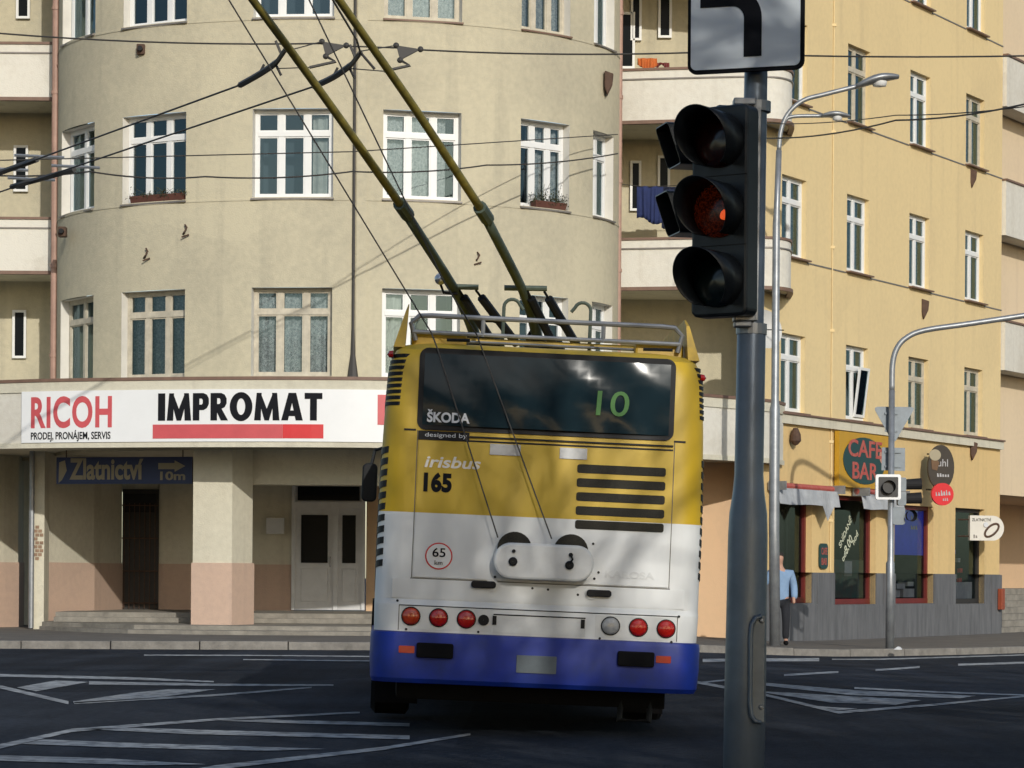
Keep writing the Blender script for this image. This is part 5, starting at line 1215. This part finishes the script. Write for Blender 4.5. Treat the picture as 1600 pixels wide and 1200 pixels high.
# ================================================================== SMALL THINGS on the facades
def wall_fix(px, py, D, label, kind):
    c = P(px, py, D); t_ = thing('wall_bracket', label, 'bracket', c, group='iron fixings on the facades')
    if kind == 'box':
        MB().box(c.x - .08, c.x + .08, D - .04, D + .16, c.z - .10, c.z + .10).build('plate', M_rust, t_, bevel=.02); MB().tube([c + Vector((0, -.02, 0)), c + Vector((0, -.14, 0))], .05, 8).build('eye', M_black, t_)
    elif kind == 'hook':
        MB().tube([c + Vector((-.06, .1, -.06)), c + Vector((.0, -.06, -.02)), c + Vector((.04, -.06, .06)), c + Vector((.0, .0, .12))], .018, 6).build('hook', M_rust, t_); MB().tube([c + Vector((-.06, -.03, -.12)), c + Vector((.08, -.03, -.07))], .016, 6).build('pin', M_rust, t_)
    else:
        MB().prism([(-.06, .22), (.12, .16), (.10, -.05), (0, -.26), (-.06, -.1)], lambda p: (c.x + p[0], D - .12, c.z + p[1]), lambda p: (c.x + p[0], D + .12, c.z + p[1])).build('plate', M_rust, t_, bevel=.02)
    return t_
def bow_D(px): return bow(bow_u(px)).y - .02
wall_fix(220, 77, bow_D(220), 'small dark iron box fixing high on the bow above left window', 'box')
wall_fix(228, 398, bow_D(228), 'rusty iron hook on the bow, lower one of the pair', 'hook'); wall_fix(289, 361, bow_D(289), 'rusty iron hook on the bow, upper one of the pair', 'hook')
wall_fix(97, 362, bow_D(104) - .3, 'rusty iron plate beside the left downpipe', 'box'); wall_fix(949, 129, bow_D(947) - .25, 'dark iron bracket beside the right downpipe', 'plate')
wall_fix(746, 404, bow_D(746), 'tiny rusty hook alone on the bow right of the poles', 'hook')
for px, py, lab in ((1518, 278, 'rusty iron plate under the rightmost third row window'), (1443, 482, 'orange rusty iron plate on the yellow facade above curved mast'), (1519, 703, 'grey iron bracket just below cornice above jewellery sign')): wall_fix(px, py, yf(yt(px)).y - .1, lab, 'plate')
D = yf(yt(1243)).y - .35; c = P(1243, 680, D); t_ = thing('wall_lamp', 'dark rusty wall lamp left of the CAFE BAR sign', 'lamp', c)
MB().tube([c + Vector((0, .3, .1)), c + Vector((0, .0, .12)), c], .025, 6).build('arm', M_rust, t_); MB().lathe([(.05, .15), (.11, .02), (.12, -.12), (.05, -.2), (.001, -.22)], c, (0, 0, 1), 12).build('shade', M_rust, t_)
# satellite dish at the balcony end
c = P(1194, 515, 54.2); t_ = thing('satellite_dish', 'pale grey satellite dish behind the signal post', 'satellite dish', c)
MB().lathe([(.001, -.09), (.16, -.07), (.30, -.01), (.40, .06)], c, (.5, -.85, .15), 22).build('dish', mat('dish_grey', (.5, .5, .48), .5), t_, smooth=True); MB().tube([c + Vector((0, .05, 0)), c + Vector((.0, .6, -.1))], .02, 6).build('arm', M_steel, t_); MB().tube([c, c + Vector((.35, -.45, -.05))], .012, 6).build('feed_arm', M_black, t_)
# flower boxes
def flower_box(ci, ri, f0, f1, label, seed, col, h_):
    c, uu, nn, z0, z1, wd = WIN[(ci, ri)]; x0, x1 = (f0 - .5) * wd, (f1 - .5) * wd; M = frame_M((c.x, c.y, z0), (uu.x, uu.y, 0), (nn.x, nn.y, 0)); t_ = thing('flower_box', label, 'flower box', M=M)
    rnd = random.Random(seed); MB().add([(x0 + .02, -.22, 0), (x1 - .02, -.22, 0), (x1 - .02, -.08, 0), (x0 + .02, -.08, 0), (x0, -.25, .13), (x1, -.25, .13), (x1, -.06, .13), (x0, -.06, .13)], [(0, 1, 5, 4), (1, 2, 6, 5), (2, 3, 7, 6), (3, 0, 4, 7), (4, 5, 6, 7), (0, 3, 2, 1)]).build('trough', M_terracotta, t_, M=M)
    m = MB()
    clumps = [(rnd.uniform(x0, x1), rnd.uniform(.3, 1.0)) for _ in range(11)]
    for _ in range(620):
        cx_, ch = rnd.choice(clumps); b_ = Vector((cx_ + rnd.gauss(0, .07), rnd.uniform(-.27, -.08), .08 + abs(rnd.gauss(0, .45)) * h_ * ch)); d = Vector((rnd.gauss(0, 1), rnd.gauss(0, 1), rnd.gauss(.2, .8))).normalized() * rnd.uniform(.02, .06); s_ = d.cross(Vector((rnd.gauss(0, 1), rnd.gauss(0, 1), 1))).normalized() * rnd.uniform(.006, .016)
        m.add([b_, b_ + d * .5 + s_, b_ + d, b_ + d * .5 - s_], [(0, 1, 2, 3)])
    for _ in range(26):
        cx_, ch = rnd.choice(clumps); b_ = Vector((cx_, -.16, .1)); e_ = b_ + Vector((rnd.gauss(0, .12), rnd.gauss(-.05, .06), h_ * ch * rnd.uniform(.5, 1.3) * rnd.choice((1, 1, -.4)))); m.tube([b_, b_.lerp(e_, .5) + Vector((rnd.gauss(0, .02), 0, .03)), e_], .004, 3)
    o = m.build('foliage', col, t_, M=M, clean=False); tag(o, kind='stuff')
flower_box(1, 1, .12, .98, 'flower box with withered reddish plants on second floor left window', 3, M_leaf, .20)
flower_box(4, 1, .28, .95, 'flower box with green twiggy plant on second floor right window', 5, M_leaf, .36)
# washing in the right loggias
def garment(label, px0, px1, py0, py1, D, m_, name='hanging_cloth', seed=1):
    rnd = random.Random(seed); a, b = P(px0, py1, D), P(px1, py0, D); m = MB(); nx_, nz_ = 26, 8
    for j in range(nz_ + 1):
        for i in range(nx_ + 1):
            f_, g_ = i / nx_, j / nz_; m.v.append((a.x + (b.x - a.x) * (f_ + .03 * (1 - g_) * math.sin(f_ * 7)), D + .035 * math.sin(i * 1.5 + seed) * (1.2 - g_) + .02 * math.sin(i * .6), a.z + (b.z - a.z) * g_ + (1 - g_) * .07 * math.sin(f_ * 5 + seed)))
    m.f = [(j * (nx_ + 1) + i, j * (nx_ + 1) + i + 1, (j + 1) * (nx_ + 1) + i + 1, (j + 1) * (nx_ + 1) + i) for j in range(nz_) for i in range(nx_)]
    o = m.build(name, m_, smooth=True, clean=False); o.modifiers.new('t', 'SOLIDIFY').thickness = .01; return tag(o, label, 'laundry', 'washing hung on the loggias')
M_denim = mat('blue_cloth', (.018, .032, .12), .9, .35, 8); M_denim2 = mat('navy_cloth', (.012, .018, .05), .9, .3, 8); M_orange = mat('orange_cloth', (.55, .14, .03), .9, .3, 6)
garment('blue cloth hanging on the loggia line, left of the navy one', 995, 1036, 291, 345, 55.4, M_denim, seed=1); garment('dark navy cloth hanging on the loggia line behind the signal', 1034, 1068, 292, 352, 55.5, M_denim2, seed=4)
wire([(972, 288, 55.4), (1010, 292, 55.4), (1100, 288, 55.4)], .008, 'thin washing line across the middle right loggia', .0, name='washing_line')
garment('orange cloth draped over the top loggia parapet', 996, 1026, 91, 106, 55.0, M_orange, seed=2); garment('dark red cloth beside the orange one on top loggia', 1026, 1046, 98, 106, 55.1, M_darkred, seed=6)
q = P(1402, 1007, 50.7); q.z = gz(q.x, 50.7) + .135; o = MB().add([(q.x - .08, 50.6, q.z + .0), (q.x + .07, 50.55, q.z), (q.x + .09, 50.7, q.z + .02), (q.x - .05, 50.72, q.z + .02), (q.x, 50.62, q.z + .06), (q.x + .05, 50.66, q.z + .05)], [(0, 1, 4), (1, 2, 5, 4), (2, 3, 5), (3, 0, 4, 5), (0, 3, 2, 1)]).build('paper_litter', M_greydoor); tag(o, 'crumpled white paper litter at foot of the thin mast', 'litter')

# ================================================================== PERSON walking behind the lamp pole
pD = 51.9; pb = gnd(1219, pD); px0, pz0 = pb[0], pb[2]
M_jacket = mat('light_blue_jacket', (.22, .34, .52), .85, .2, 6, .2, 20); M_trouser = mat('dark_trousers', (.014, .016, .022), .9, .2, 8); M_skin = mat('skin', (.42, .24, .17), .6); M_hair = mat('dark_hair', (.02, .015, .012), .8, .3, 30)
def skin_mesh(name, verts, edges, m_, parent, root=0, sub=2):
    me = bpy.data.meshes.new(name); me.from_pydata([v[:3] for v in verts], edges, []); me.materials.append(m_); o = bpy.data.objects.new(name, me); C.objects.link(o)
    sk = o.modifiers.new('skin', 'SKIN'); lay = me.skin_vertices[0].data if me.skin_vertices else None
    if lay is None:
        bm = bmesh.new(); bm.from_mesh(me); bm.verts.layers.skin.verify(); bm.to_mesh(me); bm.free(); lay = me.skin_vertices[0].data
    for i, v in enumerate(verts): lay[i].radius = (v[3], v[4] if len(v) > 4 else v[3]); lay[i].use_root = (i == root)
    sk.use_smooth_shade = True; ss = o.modifiers.new('sub', 'SUBSURF'); ss.levels = sub; ss.render_levels = sub
    o.location = (px0, pD, pz0); WM[o.name] = Matrix.Translation(o.location)
    if parent: attach(o, parent)
    return o
per = thing('person', 'person in light blue jacket and dark trousers half hidden by lamp pole', 'person', (px0, pD, pz0))
# skeleton: walking away to the left, right arm hanging, left hand raised to the ear
bv = [(0, 0, .93, .13, .11), (0, .0, 1.15, .125, .10), (0, 0, 1.36, .15, .10), (0, 0, 1.49, .06), (-.02, -.01, 1.58, .055), (-.02, -.015, 1.66, .085, .095), (-.02, -.01, 1.76, .07, .08),
      (.09, -.02, .88, .095), (.10, -.10, .50, .065), (.10, -.06, .12, .042), (.10, -.16, .045, .038), (-.09, .02, .88, .095), (-.10, .06, .50, .065), (-.11, .24, .14, .042), (-.11, .15, .06, .036),
      (.19, 0, 1.40, .062), (.25, .03, 1.13, .047), (.25, -.06, .90, .036), (-.19, 0, 1.40, .062), (-.30, -.06, 1.18, .047), (-.17, -.12, 1.50, .034), (.25, -.09, .80, .032), (-.13, -.09, 1.60, .034)]
be = [(0, 1), (1, 2), (2, 3), (3, 4), (4, 5), (5, 6), (0, 7), (7, 8), (8, 9), (9, 10), (0, 11), (11, 12), (12, 13), (13, 14), (2, 15), (15, 16), (16, 17), (17, 21), (2, 18), (18, 19), (19, 20), (20, 22)]
skin_mesh('body', bv, be, M_skin, per)
jv = [(0, 0, .80, .185, .15), (0, 0, 1.0, .175, .145), (0, 0, 1.2, .18, .14), (0, 0, 1.38, .165, .13), (0, 0, 1.47, .085), (.20, 0, 1.39, .085), (.265, .03, 1.13, .075), (.265, -.05, .88, .068), (-.20, 0, 1.39, .085), (-.31, -.06, 1.18, .07), (-.20, -.11, 1.42, .055)]
je = [(0, 1), (1, 2), (2, 3), (3, 4), (3, 5), (5, 6), (6, 7), (3, 8), (8, 9), (9, 10)]
skin_mesh('jacket', jv, je, M_jacket, per)
tv = [(0, 0, .90, .15, .125), (.09, -.02, .82, .105), (.10, -.10, .50, .082), (.10, -.06, .10, .07), (-.09, .02, .82, .105), (-.10, .06, .50, .082), (-.11, .24, .14, .07)]
skin_mesh('trousers', tv, [(0, 1), (1, 2), (2, 3), (0, 4), (4, 5), (5, 6)], M_trouser, per)
skin_mesh('hair', [(-.02, .01, 1.68, .095, .10), (-.02, .0, 1.76, .088, .09), (-.02, .0, 1.80, .06)], [(0, 1), (1, 2)], M_hair, per)
for fx, fy, fz_ in ((.10, -.06, .0), (-.11, .20, .06)): 
    skin_mesh('shoe', [(fx, fy + .05, fz_ + .05, .05), (fx, fy - .08, fz_ + .05, .05), (fx, fy - .2, fz_ + .04, .04)], [(0, 1), (1, 2)], M_rubber, per)

# ================================================================== BARE STREET TREES beside the road (they shade the crossing)
M_bark = mat('bark', (.075, .062, .05), .95, .45, 6, .5, 20)
def tree_meshes(seed, H=12.5):
    rnd = random.Random(seed); tr, cr = MB(), MB(); 
    def seg(mb, a, d, L_, r0, r1, n, k=3, curl=.18):
        pts = [a]; dd = d.normalized(); 
        for i in range(k): dd = (dd + Vector((rnd.gauss(0, curl), rnd.gauss(0, curl), rnd.gauss(.03, curl)))).normalized(); pts.append(pts[-1] + dd * L_ / k)
        mb.tube(pts, [r0 + (r1 - r0) * i / k for i in range(k + 1)], n, cap=False); return pts, dd
    pts, dd = seg(tr, Vector((0, 0, 0)), Vector((0, 0, 1)), H * .28, .19, .14, 10, 4, .03)
    def grow(base, d, L_, r, lev):
        mb = tr if lev < 2 else cr
        pts, dd = seg(mb, base, d, L_, r, r * .55, (8, 6, 4, 3, 3)[lev], 3 if lev < 3 else 2)
        if lev == 4: return
        nb = (6, 7, 7, 11)[lev]
        for i in range(nb):
            f_ = .25 + .75 * (i + rnd.random()) / nb; j = min(int(f_ * (len(pts) - 1)), len(pts) - 2); b_ = pts[j].lerp(pts[j + 1], f_ * (len(pts) - 1) - j)
            ax = Vector((rnd.gauss(0, 1), rnd.gauss(0, 1), rnd.gauss(0, 1))).normalized(); nd = (dd + dd.cross(ax).normalized() * rnd.uniform(.5, 1.0) + Vector((0, 0, .12))).normalized()
            grow(b_, nd, L_ * rnd.uniform(.48, .66), r * .52, lev + 1)
    top = pts[-1]
    for i in range(6):
        a_ = i * 1.05 + rnd.uniform(-.3, .3); e = rnd.uniform(.5, 1.5); grow(top - Vector((0, 0, rnd.uniform(0, .9))), Vector((math.cos(a_), math.sin(a_), e)), H * rnd.uniform(.30, .40), .085, 1)
    return tr, cr
protos = []
TREES = [(5.0, 5.2, 0), (6.2, -3.5, 40), (8.8, 12.5, 90), (11.5, 21, 150), (3.0, -7, 200), (9.5, -11, 260), (-5.6, 1.0, 310), (-4.6, -6.5, 20), (-13, 10, 120), (-2.0, -15, 75), (13, 2, 215), (3.4, -17, 330)]
for i, (x, y, a_) in enumerate(TREES):
    M = Matrix.Translation((x, y, 0)) @ Matrix.Rotation(R(a_), 4, 'Z') @ Matrix.Scale(1.0 + .06 * ((i * 7) % 3 - 1), 4)
    t_ = thing('bare_tree', 'bare street tree beside the road outside the view', 'tree', M=M, group='bare street trees beside the road')
    if i < 2:
        tr, cr = tree_meshes(11 + i); a = tr.build('trunk', M_bark, t_, M=M, clean=False); b = cr.build('crown', M_bark, t_, M=M, clean=False); protos.append((a, b))
    else:
        for src in protos[i % 2]:
            o = src.copy(); C.objects.link(o); o.parent = None; o.matrix_parent_inverse = Matrix.Identity(4); o.matrix_basis = M; attach(o, t_)
